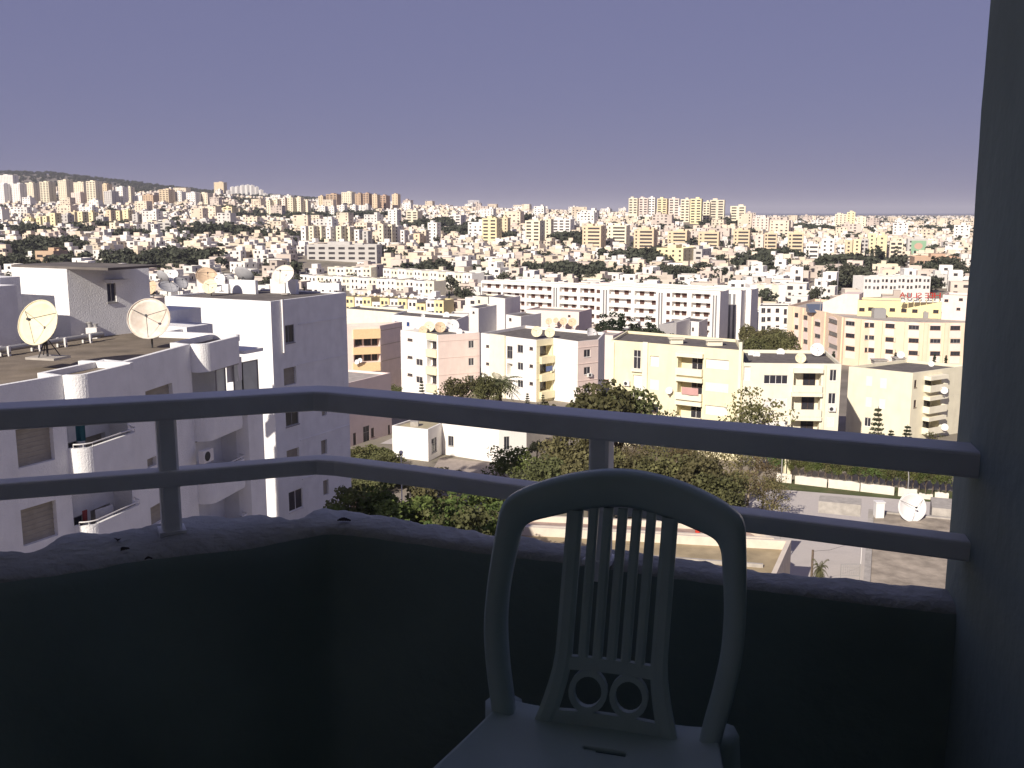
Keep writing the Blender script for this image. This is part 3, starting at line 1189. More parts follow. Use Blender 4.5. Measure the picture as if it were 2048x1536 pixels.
pr = thing('roof_pipe', 'second thinner roof pipe running behind the long grey one', 'pipe', (-20, 48, DK))
mb = MB()
pa, pb = Vector((*on_level(150, 660, DK + .22), DK + .22)), Vector((*on_level(262, 650, DK + .22), DK + .22))
mb.bar(tuple(pa), tuple(pb), .09, .09, 8)
mb.build('tube', 'metal_grey', pr)
for t in (.2, .8):
    p = pa.lerp(pb, t)
    mb = MB()
    mb.box(p.x - .08, p.x + .08, p.y - .08, p.y + .08, DK, DK + .15)
    mb.build('stand', 'frame_white', pr)
x, y = on_level(187, 676, DK)
t = thing('vent_box', 'small white vent box with two caps standing beside the roof pipe', 'vent', (x, y, DK))
mb = MB(); mb.box(-.28, .28, -.22, .22, 0, .55); mb.build('casing', 'frame_white', t, local=True)
mb = MB(); mb.bar((-.15, 0, .55), (-.15, 0, .78), .10, .10, 10); mb.bar((-.15, 0, .78), (-.15, 0, .82), .14, .14, 10); mb.build('cap', 'metal_grey', t, local=True)
mb = MB(); mb.bar((.15, 0, .55), (.15, 0, .70), .10, .10, 10); mb.bar((.15, 0, .70), (.15, 0, .74), .14, .14, 10); mb.build('cap', 'metal_grey', t, local=True)
x, y = on_level(134, 668, DK)
t = thing('roof_chimney', 'small dark-capped chimney behind the cream dish', 'chimney', (x, y, DK))
mb = MB(); mb.box(-.5, .5, -.4, .4, 0, 1.6); mb.build('stack', 'white_plaster', t, local=True)
mb = MB(); mb.box(-.75, .75, -.6, .6, 1.75, 1.85); mb.build('cap', 'roof_dark', t, local=True)
mb = MB(); mb.box(-.5, -.4, -.4, -.3, 1.6, 1.75); mb.build('cap_post', 'white_plaster', t, local=True)
mb = MB(); mb.box(.4, .5, -.4, -.3, 1.6, 1.75); mb.build('cap_post', 'white_plaster', t, local=True)

# penthouse wing behind
def build_penthouse():
    zt = EYE - 2.8
    c = Vector(on_level(133, 538, zt)); r = Vector(on_level(297, 530, zt)); l = Vector(on_level(22, 534, zt))
    q = [tuple(p) for p in (l, c, r, r + (l - c))]
    ops = {1: [(*px_rect(tuple(c), tuple(r), 213, 566, 231, 604), 'grey')]}
    rt = block('penthouse', 'white penthouse with a sunlit and a shaded wall behind the roof dishes', 'building', q, ROOF - .28, zt, 'white_plaster', 'roof_dark', .25, ops)
    mb = MB()
    u0, u1, z0, z1 = px_rect(tuple(c), tuple(r), 208, 558, 246, 563)
    local_box(mb, tuple(c), tuple(r), u0, u1, -.7, -.002, z1 - .16, z1)
    mb.build('door_canopy', 'white_plaster', rt)
    mb = MB()
    a = Vector(on_level(18, 536, zt + .02))
    local_box(mb, tuple(l), tuple(c), 0, 7, .02, 3.4, zt, zt + .12)
    mb.build('roof_slab', 'roof_dark', rt)
build_penthouse()

# the tall white block
def build_white_block():
    c, r, l = Vector((-16.73, 69.25)), Vector((-12.79, 77.13)), Vector((-25.62, 73.87))
    q = [tuple(p) for p in (c, r, r + (l - c), l)]
    A, B = q[0], q[1]
    R_ = lambda *a: px_rect(A, B, *a)
    ops = {0: [(*R_(566, 650, 588, 686), 'grey'), (*R_(567, 735, 592, 770), 'dirty'), (*R_(571, 822, 597, 851), 'grey'), (*R_(573, 898, 598, 932), 'dirty'), (*R_(577, 980, 605, 1020), 'win'),
               (*R_(643, 806, 653, 832), 'dirty'), (*R_(642, 880, 654, 909), 'dirty'), (*R_(646, 960, 657, 990), 'dirty')]}
    rt = block('apartment_block', 'tall white apartment block with one sunlit and one shaded windowed wall', 'building', q, 0, ROOF, 'white_plaster', 'roof_dark', .10, ops)
    mb = MB()
    u, z1 = on_wall(A, B, 563, 599)
    _, z0 = on_wall(A, B, 564, 706)
    local_box(mb, A, B, u - .09, u + .09, -.14, -.002, z0, z1)
    mb.build('drain_pipe', 'frame_white', rt)
    L = (r - c).length
    for yy0, xx in ((648, 597), (729, 594), (812, 598), (880, 600), (958, 604)):
        u, z = on_wall(A, B, xx, yy0)
        mb = MB()
        local_box(mb, A, B, u, L - .05, -.05, -.002, z - .07, z)
        mb.build('string_course', 'white_plaster', rt)
    # roof upstands
    for px, py, w, h, d in ((478, 588, 2.6, .95, .3), (560, 588, 2.5, 1.0, .3), (640, 580, 3.2, .45, .25), (420, 586, 3.0, .6, .3)):
        p = Vector(on_level(px, py, ROOF - .1))
        p = p + AX * .4
        mb = MB()
        a = p - BX * w / 2
        mb.prism([tuple(v) for v in (a, a + BX * w, a + BX * w + AX * d, a + AX * d)], ROOF - .12, ROOF + h)
        mb.build('roof_upstand', 'white_plaster', rt)
    return rt
build_white_block()
for px, py, d, Y, rz, m, el, lb in (
        (305, 577, 28, 76, -.5, 'dish_tan', 25, 'small tan dish at the left end of the white block dishes'),
        (323, 556, 30, 82, 2.6, 'dish_grey', 30, 'grey dish seen from behind in the second row of dishes'),
        (346, 553, 26, 83, -.2, 'dish_white', 35, 'pale dish in the second row, first that faces the balcony'),
        (336, 578, 40, 76, .8, 'dish_grey', 60, 'grey bowl tipped up on the white block roof'),
        (360, 568, 30, 78, .9, 'dish_grey', 45, 'grey dish turned aside next to the tipped bowl'),
        (413, 556, 42, 79, .5, 'dish_tan', 38, 'large tan dish in the middle of the white block roof'),
        (421, 574, 30, 75, -.1, 'dish_cream', 25, 'cream dish in front of the large tan one'),
        (441, 562, 27, 76, -.4, 'dish_white', 25, 'white dish right of the cream one in the front row'),
        (461, 563, 26, 80, 2.4, 'dish_grey', 35, 'grey dish seen from behind between two front dishes'),
        (486, 553, 42, 78, 2.75, 'dish_grey', 40, 'big grey dish seen from behind on a thin mast'),
        (568, 553, 46, 75.5, -.25, 'dish_rust', 40, 'brown-stained dish on its own near the corner of the white block')):
    dish_px('satellite dish: ' + lb if False else lb, px, py, d, ROOF, Y, rz, m, el)

# ------------------------------------------------------------------ apartment blocks across the gardens
def pts(z, *pp):
    return [on_level(x, y, z) for x, y in pp]

def string_courses(rt, A, B, zs, m, proud=.06, h=.10):
    L = math.hypot(B[0] - A[0], B[1] - A[1])
    for z in zs:
        mb = MB()
        local_box(mb, A, B, .02, L - .02, -proud, -.002, z - h, z)
        mb.build('string_course', m, rt)

def build_orange():
    zt = EYE - 20.5
    a, b = Vector((-37, 178.2)), Vector((-24.2, 182.4))
    c = b + AX * 7.5
    q = [tuple(p) for p in (a, b, c, c + (a - b))]
    A, B = q[0], q[1]
    ops = {0: [], 1: []}
    for y0, y1 in ((676, 694), (707, 724), (741, 760)):
        o = px_rect(A, B, 707, y0, 759, y1)
        ops[0].append((*o, 'loggia', 1.3))
    rt = block('apartment_block', 'beige block with three orange balcony bands beside the tall white block', 'building', q, -6, zt, 'pink', 'roof_pale', .6, ops)
    for y0, y1 in ((658, 677), (694, 708), (725, 742), (760, 772)):
        u0, u1, z0, z1 = px_rect(A, B, 706, y0, 760, y1)
        mb = MB()
        local_box(mb, A, B, u0, u1, -.45, -.002, z0, z1)
        mb.build('balcony_band', 'orange', rt)
    string_courses(rt, q[1], q[2], [zt - .9, zt - 3.6, zt - 6.6], 'shutter_tan')
    for y0 in (676, 707, 741):                       # doors at the back of the loggias
        e = (Vector(B) - Vector(A)).normalized()
        n = Vector((e.y, -e.x))
        A2, B2 = tuple(Vector(A) - n * 1.18), tuple(Vector(B) - n * 1.18)
        for x0, x1 in ((712, 726), (730, 744), (746, 757)):
            u0, u1, z0, z1 = px_rect(A, B, x0, y0 + 1, x1, y0 + 16)
            place_window(rt, A2, B2, (u0, u1, z0, z1), 'brown')
    for px, py, lb in ((719, 719, 'left one of two dishes on the middle orange balcony'), (713, 722, 'small dish beside it at the end of the middle orange balcony'), (733, 749, 'white dish on the lowest orange balcony')):
        u, z = on_wall(A, B, px, py)
        p, rz = wall_point(A, B, px, py, .75)
        dish('white satellite ' + ('dish: ' if False else '') + lb if False else lb, (p[0], p[1], p[2] - .8), .9, -.3, 'dish_white', 20, False)
build_orange()

def yellow_panel(rt, A, B, x0, y0, x1, y1, m='yellow', proud=.08, name='panel'):
    u0, u1, z0, z1 = px_rect(A, B, x0, y0, x1, y1)
    L = math.hypot(B[0] - A[0], B[1] - A[1])
    mb = MB()
    local_box(mb, A, B, max(u0, .02), min(u1, L - .02), -proud, -.002, z0, z1)
    return mb.build(name, m, rt)

def build_corner_block():
    zt = EYE - 21
    l, c, r = pts(zt, (801, 660), (876, 670), (959, 665))
    l, c, r = Vector(l), Vector(c), Vector(r)
    q = [tuple(p) for p in (l, c, r, r + (l - c))]
    A, B, C = q[0], q[1], q[2]
    ops = {0: [], 1: []}
    for dy in (0, 35, 70):
        ops[0] += [(*px_rect(A, B, 815, 677 + dy, 825, 682 + dy), 'brown'), (*px_rect(A, B, 832, 683 + dy, 845, 696 + dy), 'louvre' if dy == 0 else 'win')]
        ops[0].append((*px_rect(A, B, 854, 680 + dy, 873, 699 + dy), 'loggia', 1.0))
        ops[1].append((*px_rect(B, C, 937, 681 + dy, 948, 696 + dy), 'win'))
    rt = block('corner_block', 'corner apartment block with a white and a pink wall and dishes on its roof', 'building', q, -8, zt, 'white_wall', 'roof_dark', .5, ops, walls={1: 'pink', 0: 'white_wall'})
    for dy in (0, 35, 70):
        e = (Vector(B) - Vector(A)).normalized()
        n = Vector((e.y, -e.x))
        u0, u1, z0, z1 = px_rect(A, B, 857, 681 + dy, 871, 698 + dy)
        place_window(rt, tuple(Vector(A) - n * .86), tuple(Vector(B) - n * .86), (u0, u1, z0, z1), 'brown')
        yellow_panel(rt, A, B, 853, 699 + dy, 874, 714 + dy, 'cream', .25, 'balcony')
    yellow_panel(rt, A, B, 853, 667, 874, 679, 'cream', .1, 'panel')
    zs = [on_wall(B, C, 876, y)[1] for y in (682, 716, 750, 785)]
    string_courses(rt, A, B, zs, 'white_wall')
    string_courses(rt, B, C, zs, 'pink')
    return zt
zt = build_corner_block()
for px, py, d, Y, rz, m, lb in (
        (833, 661, 12, 182, .3, 'dish_white', 'smallest dish at the left end of the corner block roof'),
        (847, 661, 18, 180, -.3, 'dish_tan', 'second dish from the left on the corner block roof'),
        (859, 654, 22, 181, -.2, 'dish_cream', 'cream dish in the left half of the corner block roof'),
        (880, 655, 22, 181, .2, 'dish_tan', 'tan dish in the middle of the corner block roof'),
        (905, 652, 26, 183, .1, 'dish_white', 'largest pale dish on the corner block roof'),
        (919, 664, 13, 178, -.2, 'dish_white', 'small white dish at the right end of the corner block roof'),
        (893, 631, 14, 205, -.2, 'dish_white', 'white dish on the dark roof behind the corner block'),
        (846, 632, 8, 205, .2, 'dish_white', 'tiny dish left on the dark roof behind the corner block')):
    dish_px(lb, px, py, d, zt, Y, rz, m, 22)

def build_zigzag():
    zt = EYE - 21
    P_ = pts(zt, (962, 666), (1073, 680), (1107, 676), (1156, 683), (1197, 679))
    V_ = [Vector(p) for p in P_]
    back = [V_[4] + Vector((2, 10)), V_[0] + Vector((8, 12))]
    q = [tuple(p) for p in V_ + back]
    ops = {k: [] for k in range(4)}
    A, B = q[0], q[1]
    for dy in (0, 35, 70):
        ops[0] += [(*px_rect(A, B, 972, 690 + dy, 980, 695 + dy), 'brown'), (*px_rect(A, B, 1014, 692 + dy, 1025, 717 + dy), 'grey' if dy == 0 else 'loggia'),
                   (*px_rect(A, B, 1035, 690 + dy, 1046, 705 + dy), 'win' if dy else 'grey'), (*px_rect(A, B, 1059, 694 + dy, 1066, 700 + dy), 'brown')]
        ops[1].append((*px_rect(q[1], q[2], 1080, 691 + dy, 1104, 712 + dy), 'loggia', 1.2))
        ops[3].append((*px_rect(q[3], q[4], 1168, 699 + dy, 1181, 714 + dy), 'win'))
    rt = block('zigzag_block', 'long pink and white apartment block with zigzag walls and palms before it', 'building', q, -8, zt, 'white_wall', 'roof_dark', .5, ops, walls={1: 'cream', 3: 'pink', 2: 'white_wall'})
    for k in range(4):
        A, B = q[k], q[k + 1]
        zs = [on_wall(q[3], q[4], 1156, y)[1] for y in (695, 728, 762)]
        string_courses(rt, A, B, zs, {1: 'cream', 3: 'pink'}.get(k, 'white_wall'))
    for dy in (0, 35, 70):
        A, B = q[1], q[2]
        yellow_panel(rt, A, B, 1079, 712 + dy, 1105, 726 + dy, 'cream', .55, 'balcony')
        e = (Vector(B) - Vector(A)).normalized()
        n = Vector((e.y, -e.x))
        u0, u1, z0, z1 = px_rect(A, B, 1084, 693 + dy, 1101, 711 + dy)
        place_window(rt, tuple(Vector(A) - n * 1.06), tuple(Vector(B) - n * 1.06), (u0, u1, z0, z1), 'brown')
    A, B = q[1], q[2]
    p, rz = wall_point(A, B, 1086, 732, .7)
    hanging_cloth('blue and white washing on the middle yellow balcony of the zigzag block', p, rz, 1.6, .9, mat('cloth_blue', (.12, .16, .32), .9))
    p, rz = wall_point(q[3], q[4], 1178, 753, .02)
    air_conditioner('air conditioner under a window of the pink zigzag wall', p, rz)
    yellow_panel(rt, q[0], q[1], 981, 669, 1012, 800, 'cream_pale', .35, 'pilaster')
    return rt
build_zigzag()
for px, py, d, Y, rz, m, lb in ((1074, 664, 22, 172, -.2, 'dish_cream', 'left of two cream dishes on the zigzag block roof'), (1100, 666, 20, 172, -.2, 'dish_cream', 'right of two cream dishes on the zigzag block roof'),
        (1182, 668, 24, 176, .6, 'dish_white', 'white dish at the far end of the zigzag block roof')):
    dish_px(lb, px, py, d, EYE - 21.4, Y, rz, m, 22)

def loggia_fittings(rt, A, B, rect, m, door='win', front=True, proud=.5, lintel=True):
    x0, y0, x1, y1 = rect
    u0, u1, z0, z1 = px_rect(A, B, x0, y0, x1, y1)
    e = (Vector(B) - Vector(A)).normalized()
    n = Vector((e.y, -e.x))
    w = u1 - u0
    place_window(rt, tuple(Vector(A) - n * 1.05), tuple(Vector(B) - n * 1.05), (u0 + w * .42, u0 + w * .42 + min(1.5, w * .45), z0, z0 + min(2.15, (z1 - z0) * .92)), door)
    if front:
        balcony(rt, A, B, u0 - .1, u1 + .1, z0, m, proud, .75)
    if lintel:
        mb = MB()
        local_box(mb, A, B, u0 - .12, u1 + .12, -proud, -.002, z1, z1 + .5)
        mb.build('lintel', m, rt)

def build_cream():
    zt = EYE - 16.3
    a, d = pts(zt, (1222, 680), (1487, 701))
    A_, D_ = Vector(a), Vector(d)
    e = (D_ - A_).normalized()
    n = Vector((-e.y, e.x))
    q = [tuple(p) for p in (A_, D_, D_ + n * 11, A_ + n * 11)]
    A, B = q[0], q[1]
    R_ = lambda *v: px_rect(A, B, *v)
    ops = {0: [(*R_(1267, 700, 1282, 738), 'win'), (*R_(1266, 750, 1284, 784), 'roller'), (*R_(1263, 790, 1282, 812), 'louvre'),
               (*R_(1300, 712, 1318, 733), 'roller'), (*R_(1300, 759, 1318, 780), 'louvre'), (*R_(1300, 808, 1317, 826), 'brown'),
               (*R_(1411, 719, 1458, 738), 'roller'), (*R_(1411, 766, 1457, 784), 'louvre'), (*R_(1410, 812, 1455, 831), 'roller'),
               (*R_(1356, 714, 1406, 748), 'loggia', 1.2), (*R_(1355, 763, 1405, 797), 'loggia', 1.2), (*R_(1354, 810, 1403, 844), 'loggia', 1.2)]}
    q[2], q[3] = tuple(D_ + Vector((1.6, 10.6))), tuple(A_ + Vector((3.2, 10.4)))
    rt = block('cream_block', 'cream apartment block with three stacked balconies behind the round tree', 'building', q, -3, zt, 'cream', 'roof_dark', .35, ops)
    for r in ((1356, 714, 1406, 748), (1355, 763, 1405, 797), (1354, 810, 1403, 844)):
        loggia_fittings(rt, A, B, r, 'cream_pale')
    for y0 in (738, 784):
        u0, u1, z0, z1 = R_(1264, y0, 1286, y0 + 5)
        mb = MB(); local_box(mb, A, B, u0, u1, -.35, -.002, z0, z1); mb.build('ledge', 'cream_pale', rt)
    for x0, x1 in ((1222, 1230), (1287, 1297), (1480, 1486)):
        yellow_panel(rt, A, B, x0, 684, x1, 900, 'cream_pale', .22, 'pilaster')
    p, rz = wall_point(A, B, 1368, 772, .7)
    hanging_cloth('pink and white washing on the middle balcony of the cream block', p, rz, 2.2, .9, mat('cloth_pink', (.55, .32, .30), .9))
    p, rz = wall_point(A, B, 1255, 771, .02)
    air_conditioner('air conditioner left of the closed shutter on the cream block', p, rz)
    p, rz = wall_point(A, B, 1341, 782, .35)
    dish('white satellite dish on the cream wall left of the middle balcony', (p[0], p[1], p[2] - .6), .9, -.5, 'dish_white', 20)
    for px, py, s in ((1360, 693, 1.6), (1438, 697, 1.9)):
        x, y = on_level(px, py, zt - .35)
        t = thing('roof_vent', 'flat concrete roof vent on the cream block, ' + ('near its middle' if px < 1400 else 'near its right end'), 'vent', (x, y + 3, zt - .35))
        mb = MB(); mb.box(-s / 2, s / 2, -.5, .5, 0, .45); mb.build('stack', 'cream_pale', t, local=True)
        mb = MB(); mb.box(-s / 2 - .2, s / 2 + .2, -.7, .7, .6, .72); mb.build('cap', 'cream_grey', t, local=True)
        mb = MB(); mb.box(-s / 2, -s / 2 + .15, -.5, .5, .45, .6); mb.build('cap_foot', 'cream_grey', t, local=True)
        mb = MB(); mb.box(s / 2 - .15, s / 2, -.5, .5, .45, .6); mb.build('cap_foot', 'cream_grey', t, local=True)
build_cream()

def build_cream_small():
    zt = EYE - 17.8
    a, c = pts(zt, (1487, 726), (1683, 728))
    A_, C_ = Vector(a), Vector(c)
    e = (C_ - A_).normalized()
    n = Vector((-e.y, e.x))
    q = [tuple(p) for p in (A_, C_, C_ + n * 12 + e * 1, A_ + n * 12)]
    A, B = q[0], q[1]
    R_ = lambda *v: px_rect(A, B, *v)
    logs = ((1588, 745, 1643, 782), (1584, 792, 1641, 830), (1582, 840, 1639, 878))
    ops = {0: [(*R_(1488, 733, 1502, 761), 'roller'), (*R_(1528, 750, 1576, 768), 'win'), (*R_(1526, 796, 1574, 814), 'louvre'), (*R_(1524, 842, 1572, 860), 'louvre'),
               (*R_(1660, 739, 1674, 762), 'win'), (*R_(1657, 786, 1672, 808), 'win'), (*R_(1654, 833, 1669, 855), 'louvre')] + [(*R_(*l), 'loggia', 1.2) for l in logs]}
    rt = block('cream_block', 'cream apartment block with deep shaded balconies behind the feathery tree', 'building', q, -3, zt, 'cream_pale', 'roof_dark', .4, ops)
    for l in logs:
        loggia_fittings(rt, A, B, l, 'cream_pale', 'brown')
    yellow_panel(rt, A, B, 1648, 730, 1653, 900, 'cream_grey', .12, 'drain_pipe')
    p, rz = wall_point(A, B, 1663, 822, .02)
    air_conditioner('air conditioner below the right window of the block with deep balconies', p, rz)
    for px, py, d, Y, m, lb in ((1503, 708, 14, 128, 'dish_white', 'leftmost of two touching dishes on the low cream roof'), (1513, 710, 14, 127, 'dish_white', 'right of two touching dishes on the low cream roof'),
            (1561, 705, 16, 129, 'dish_white', 'pinkish white dish in the middle of the low cream roof'), (1601, 717, 21, 121, 'dish_cream', 'cream dish at the front edge of the low cream roof'), (1634, 700, 27, 127, 'dish_white', 'big bright white dish on the low cream roof')):
        dish_px(lb, px, py, d, zt, Y, -.15, m, 24)
build_cream_small()

def build_cream_corner():
    zt = EYE - 20.8
    a, b, c = (Vector(p) for p in pts(zt, (1698, 733), (1826, 746), (1908, 735)))
    q = [tuple(p) for p in (a, b, c + (c - b) * .4, c + (c - b) * .4 + (a - b))]
    A, B, C = q[0], q[1], q[2]
    R_ = lambda *v: px_rect(A, B, *v)
    S_ = lambda *v: px_rect(B, C, *v)
    logs = ((1850, 757, 1883, 778), (1848, 797, 1881, 820), (1846, 838, 1878, 862))
    ops = {0: [(*R_(1733, 752, 1745, 772), 'louvre'), (*R_(1761, 756, 1774, 777), 'louvre'), (*R_(1732, 794, 1744, 814), 'louvre'), (*R_(1759, 798, 1771, 818), 'louvre'), (*R_(1729, 835, 1742, 853), 'win')],
           1: [(*S_(*l), 'loggia', 1.2) for l in logs] + [(*S_(1829, 760, 1834, 775), 'brown'), (*S_(1828, 800, 1833, 815), 'brown')]}
    rt = block('cream_corner_block', 'pale cream corner block with balconies on its side beside the dark pillar', 'building', q, -4, zt, 'cream_grey', 'roof_dark', .4, ops)
    for l in logs:
        loggia_fittings(rt, B, C, l, 'cream_pale', 'grey', True, 1.0, True)
    for px, py, d, Y, m, lb in ((1801, 710, 15, 142, 'dish_white', 'white dish at the back of the corner block roof'), (1862, 728, 12, 138, 'dish_white', 'small dish at the right of the corner block roof')):
        dish_px(lb + ' by the dark pillar', px, py, d, zt, Y, -.15, m, 24)
    for px, py, lb in ((1872, 779, 'dish on the upper side balcony of the pale corner block'), (1873, 852, 'dish on the lower side balcony of the pale corner block')):
        p, rz = wall_point(B, C, px, py, 1.2)
        dish(lb, (p[0], p[1], p[2] - .7), .95, -.2, 'dish_white', 22)
    for px, py, s, lb in ((1758, 727, 1.8, 'raised grey roof hatch at the left of the pale corner block roof'), (1797, 723, 1.4, 'raised grey roof hatch in the middle of the pale corner block roof')):
        x, y = on_level(px, py, zt - .4)
        mb = MB(); mb.box(-s / 2, s / 2, -.7, .7, 0, .5); mb.box(-s / 2 - .15, s / 2 + .15, -.85, .85, .5, .62)
        o = mb.build('roof_hatch', 'concrete'); o.location = (x, y, zt - .4)
        tag(o, lb, 'hatch')
build_cream_corner()

# ------------------------------------------------------------------ the peach hotel with roof letters
def build_hotel():
    zt = EYE - 25.4
    P_ = [Vector(p) for p in pts(zt, (1576, 611), (1600, 614), (1652, 624), (1690, 635), (1740, 640), (1790, 643), (1840, 645), (1885, 645.5), (1925, 645.5))]
    P_.append(P_[-1] + (P_[-1] - P_[-2]) * 2)
    q = [tuple(p) for p in P_] + [tuple(P_[-1] + Vector((4, 26))), tuple(P_[0] + Vector((14, 22)))]
    ops = {k: [] for k in range(len(P_) - 1)}
    cols = [(1593, (630, 654, 678, 701), 7), (1611, (635, 659, 683), 8), (1635, (648, 672, 697), 11), (1666, (643, 668, 693), 17), (1700.5, (647, 671, 697), 18), (1739, (650, 675, 700), 19), (1781, (652, 679, 703), 20), (1828, (655, 681, 706), 21), (1871, (656, 682, 707), 21), (1911, (656, 682, 707), 20)]
    def edge_of(px):
        for k in range(len(P_) - 1):
            a, b = P_[k], P_[k + 1]
            xa, xb = 1024 + FOCAL * .985 * a.x / a.y, 1024 + FOCAL * .985 * b.x / b.y
            u, z = on_wall(tuple(a), tuple(b), px, 660)
            if -.01 <= u <= (b - a).length + .01:
                return k
        return None
    rt_panels = []
    for px, ys, w in cols:
        k = edge_of(px)
        if k is None:
            continue
        A, B = q[k], q[k + 1]
        for i, y in enumerate(ys):
            o = px_rect(A, B, px - w / 2, y - 4.2, px + w / 2, y + 4.2)
            ops[k].append((*o, 'brown' if (i + int(px)) % 4 else 'grey'))
            rt_panels.append((k, px, y, w, i == 0))
    rt = block('hotel', 'peach hotel with arched top windows and pilasters beside the dark pillar', 'hotel', q, -14, zt, 'peach', 'roof_pale', .7, ops)
    for k, px, y, w, first in rt_panels:
        A, B = q[k], q[k + 1]
        L = math.hypot(B[0] - A[0], B[1] - A[1])
        u0, u1, z0, z1 = px_rect(A, B, px - w / 2, y + 5.4, px + w / 2, y + 20)
        mb = MB(); local_box(mb, A, B, max(u0 - .15, .05), min(u1 + .15, L - .05), -.05, -.002, z0, z1); mb.build('spandrel', 'pink_white', rt)
        if first and w > 9:
            u0, u1, z0, z1 = px_rect(A, B, px - w / 2, y - 10, px + w / 2, y - 4.6)
            e = (Vector(B) - Vector(A)).normalized()
            nn_ = Vector((e.y, -e.x))
            n = 10
            mb = MB()
            uc, hw, hh = (u0 + u1) / 2, (u1 - u0) / 2 + .1, (z1 - z0)
            arc = [(uc + hw * math.cos(t), z0 + hh * math.sin(t)) for t in np.linspace(0, math.pi, n)]
            f = [tuple(Vector(A) + e * u + nn_ * .09) + (z,) for u, z in arc]
            mb.face(f)
            for i in range(n - 1):
                g = [tuple(Vector(A) + e * u) + (z,) for u, z in arc]
                mb.face([f[i], g[i], g[i + 1], f[i + 1]])
            mb.build('window_arch', 'pink_white', rt)
    for px in (1582, 1603, 1622, 1648, 1683, 1718, 1760, 1804, 1850, 1891):
        k = edge_of(px)
        if k is None:
            continue
        A, B = q[k], q[k + 1]
        u, z = on_wall(A, B, px, 680)
        L = math.hypot(B[0] - A[0], B[1] - A[1])
        mb = MB(); local_box(mb, A, B, max(u - .45, .03), min(u + .45, L - .03), -.35, -.003, -13.5, zt - .1); mb.build('pilaster', 'peach', rt)
    # rear storeys
    zr = zt + 3.3
    a, b = Vector(at_depth(1716, 600, 255)[:2]), Vector(at_depth(1884, 600, 248)[:2])
    e = (b - a).normalized(); n = Vector((-e.y, e.x))
    w2 = [tuple(p) for p in (a, b, b + n * 9, a + n * 9)]
    A, B = w2[0], w2[1]
    wins = [(*px_rect(A, B, x - 5.5, y - 3.4, x + 5.5, y + 3.4), 'brown') for x, y in ((1724, 619), (1742, 618), (1785, 619.5), (1808, 621), (1830, 622), (1872, 623))]
    block('hotel_annex', 'yellow upper storey behind the peach hotel front under the red letters', 'hotel', w2, -12, zr, 'yellow', 'roof_pale', .5, {0: wins})
    a, b = Vector(at_depth(1885, 600, 246)[:2]), Vector(at_depth(1936, 600, 243)[:2])
    e = (b - a).normalized(); n = Vector((-e.y, e.x))
    w3 = [tuple(p) for p in (a, b, b + n * 9, a + n * 9)]
    block('hotel_tower', 'pink square tower of the hotel right of the red letters', 'hotel', w3, -12, zr + 2.1, 'pink', 'roof_pale', .5,
          {0: [(*px_rect(w3[0], w3[1], x - 4, y - 2.6, x + 4, y + 2.6), 'brown') for x, y in ((1893, 601), (1922, 599), (1917, 618))]})
    a, b = Vector(at_depth(1646, 600, 262)[:2]), Vector(at_depth(1718, 600, 258)[:2])
    e = (b - a).normalized(); n = Vector((-e.y, e.x))
    rt = thing('hotel_lean_to', 'pink wing with sloping roof on the left of the hotel', 'hotel', (a.x, a.y, -10))
    mb = MB()
    f = [(tuple(a), zr - 2.6), (tuple(a + e * 4.5), zr + .6), (tuple(b), zr + .6)]
    pa, pb = [(*p, -10) for p in (a, b)], None
    front = [(a.x, a.y, -10), (b.x, b.y, -10), (b.x, b.y, zr + 1.2), (a.x + e.x * 5, a.y + e.y * 5, zr + 1.2), (a.x, a.y, zr - 1.2)]
    bk = [(x + n.x * 8, y + n.y * 8, z) for x, y, z in front]
    mb.face(front); mb.face(bk[::-1])
    for i in range(5):
        j = (i + 1) % 5
        mb.face([front[j], front[i], bk[i], bk[j]])
    mb.build('wall', 'pink', rt)
    # red letters, seen from behind
    mat('letter_red', (.42, .03, .025), .5)
    sg = thing('roof_sign', 'red roof letters seen from behind on the hotel, held by white frames', 'sign', (*at_depth(1845, 600, 249)[:2], zr))
    for ch, x0, x1 in (('A', 1799, 1810), ('U', 1814, 1823.5), ('L', 1826, 1834), ('S', 1835, 1843), ('E', 1850, 1857), ('E', 1858.5, 1866), ('H', 1868, 1881)):
        cu = bpy.data.curves.new('letter', 'FONT')
        cu.body = ch
        cu.extrude = .06
        cu.align_x = 'CENTER'
        tmp = bpy.data.objects.new('tmp', cu)
        COL.objects.link(tmp)
        dg = bpy.context.evaluated_depsgraph_get()
        me = bpy.data.meshes.new_from_object(tmp.evaluated_get(dg))
        bpy.data.objects.remove(tmp)
        me.name = 'letter'
        xs = [v.co.x for v in me.vertices]; ys = [v.co.y for v in me.vertices]
        W_, H_ = max(xs) - min(xs), max(ys) - min(ys)
        pa = at_depth((x0 + x1) / 2, 594, 247.0)
        w = (x1 - x0) * 247.0 / FOCAL
        h = 10.5 * 247.0 / FOCAL
        cx = (max(xs) + min(xs)) / 2
        for v in me.vertices:                       # mirrored: the sign faces away from us
            x, y, z = v.co
            v.co = (-(x - cx) / W_ * w, z * 1.0, (y - min(ys)) / H_ * h)
        me.materials.append(MATS['letter_red'])
        o = link('letter', me, sg, (pa[0] - sg.location.x, pa[1] - sg.location.y, zr + 1.2 + (.15 if ch in 'A' else 0) - sg.location.z))
    for x0 in range(1802, 1882, 13):
        pa = at_depth(x0, 600, 248.2); pb = at_depth(x0 + 11, 600, 248.2)
        mb = MB(); mb.box(pa[0], pb[0], pa[1], pa[1] + .12, zr + .05, zr + 1.15); mb.build('frame', 'cloth_white', sg)
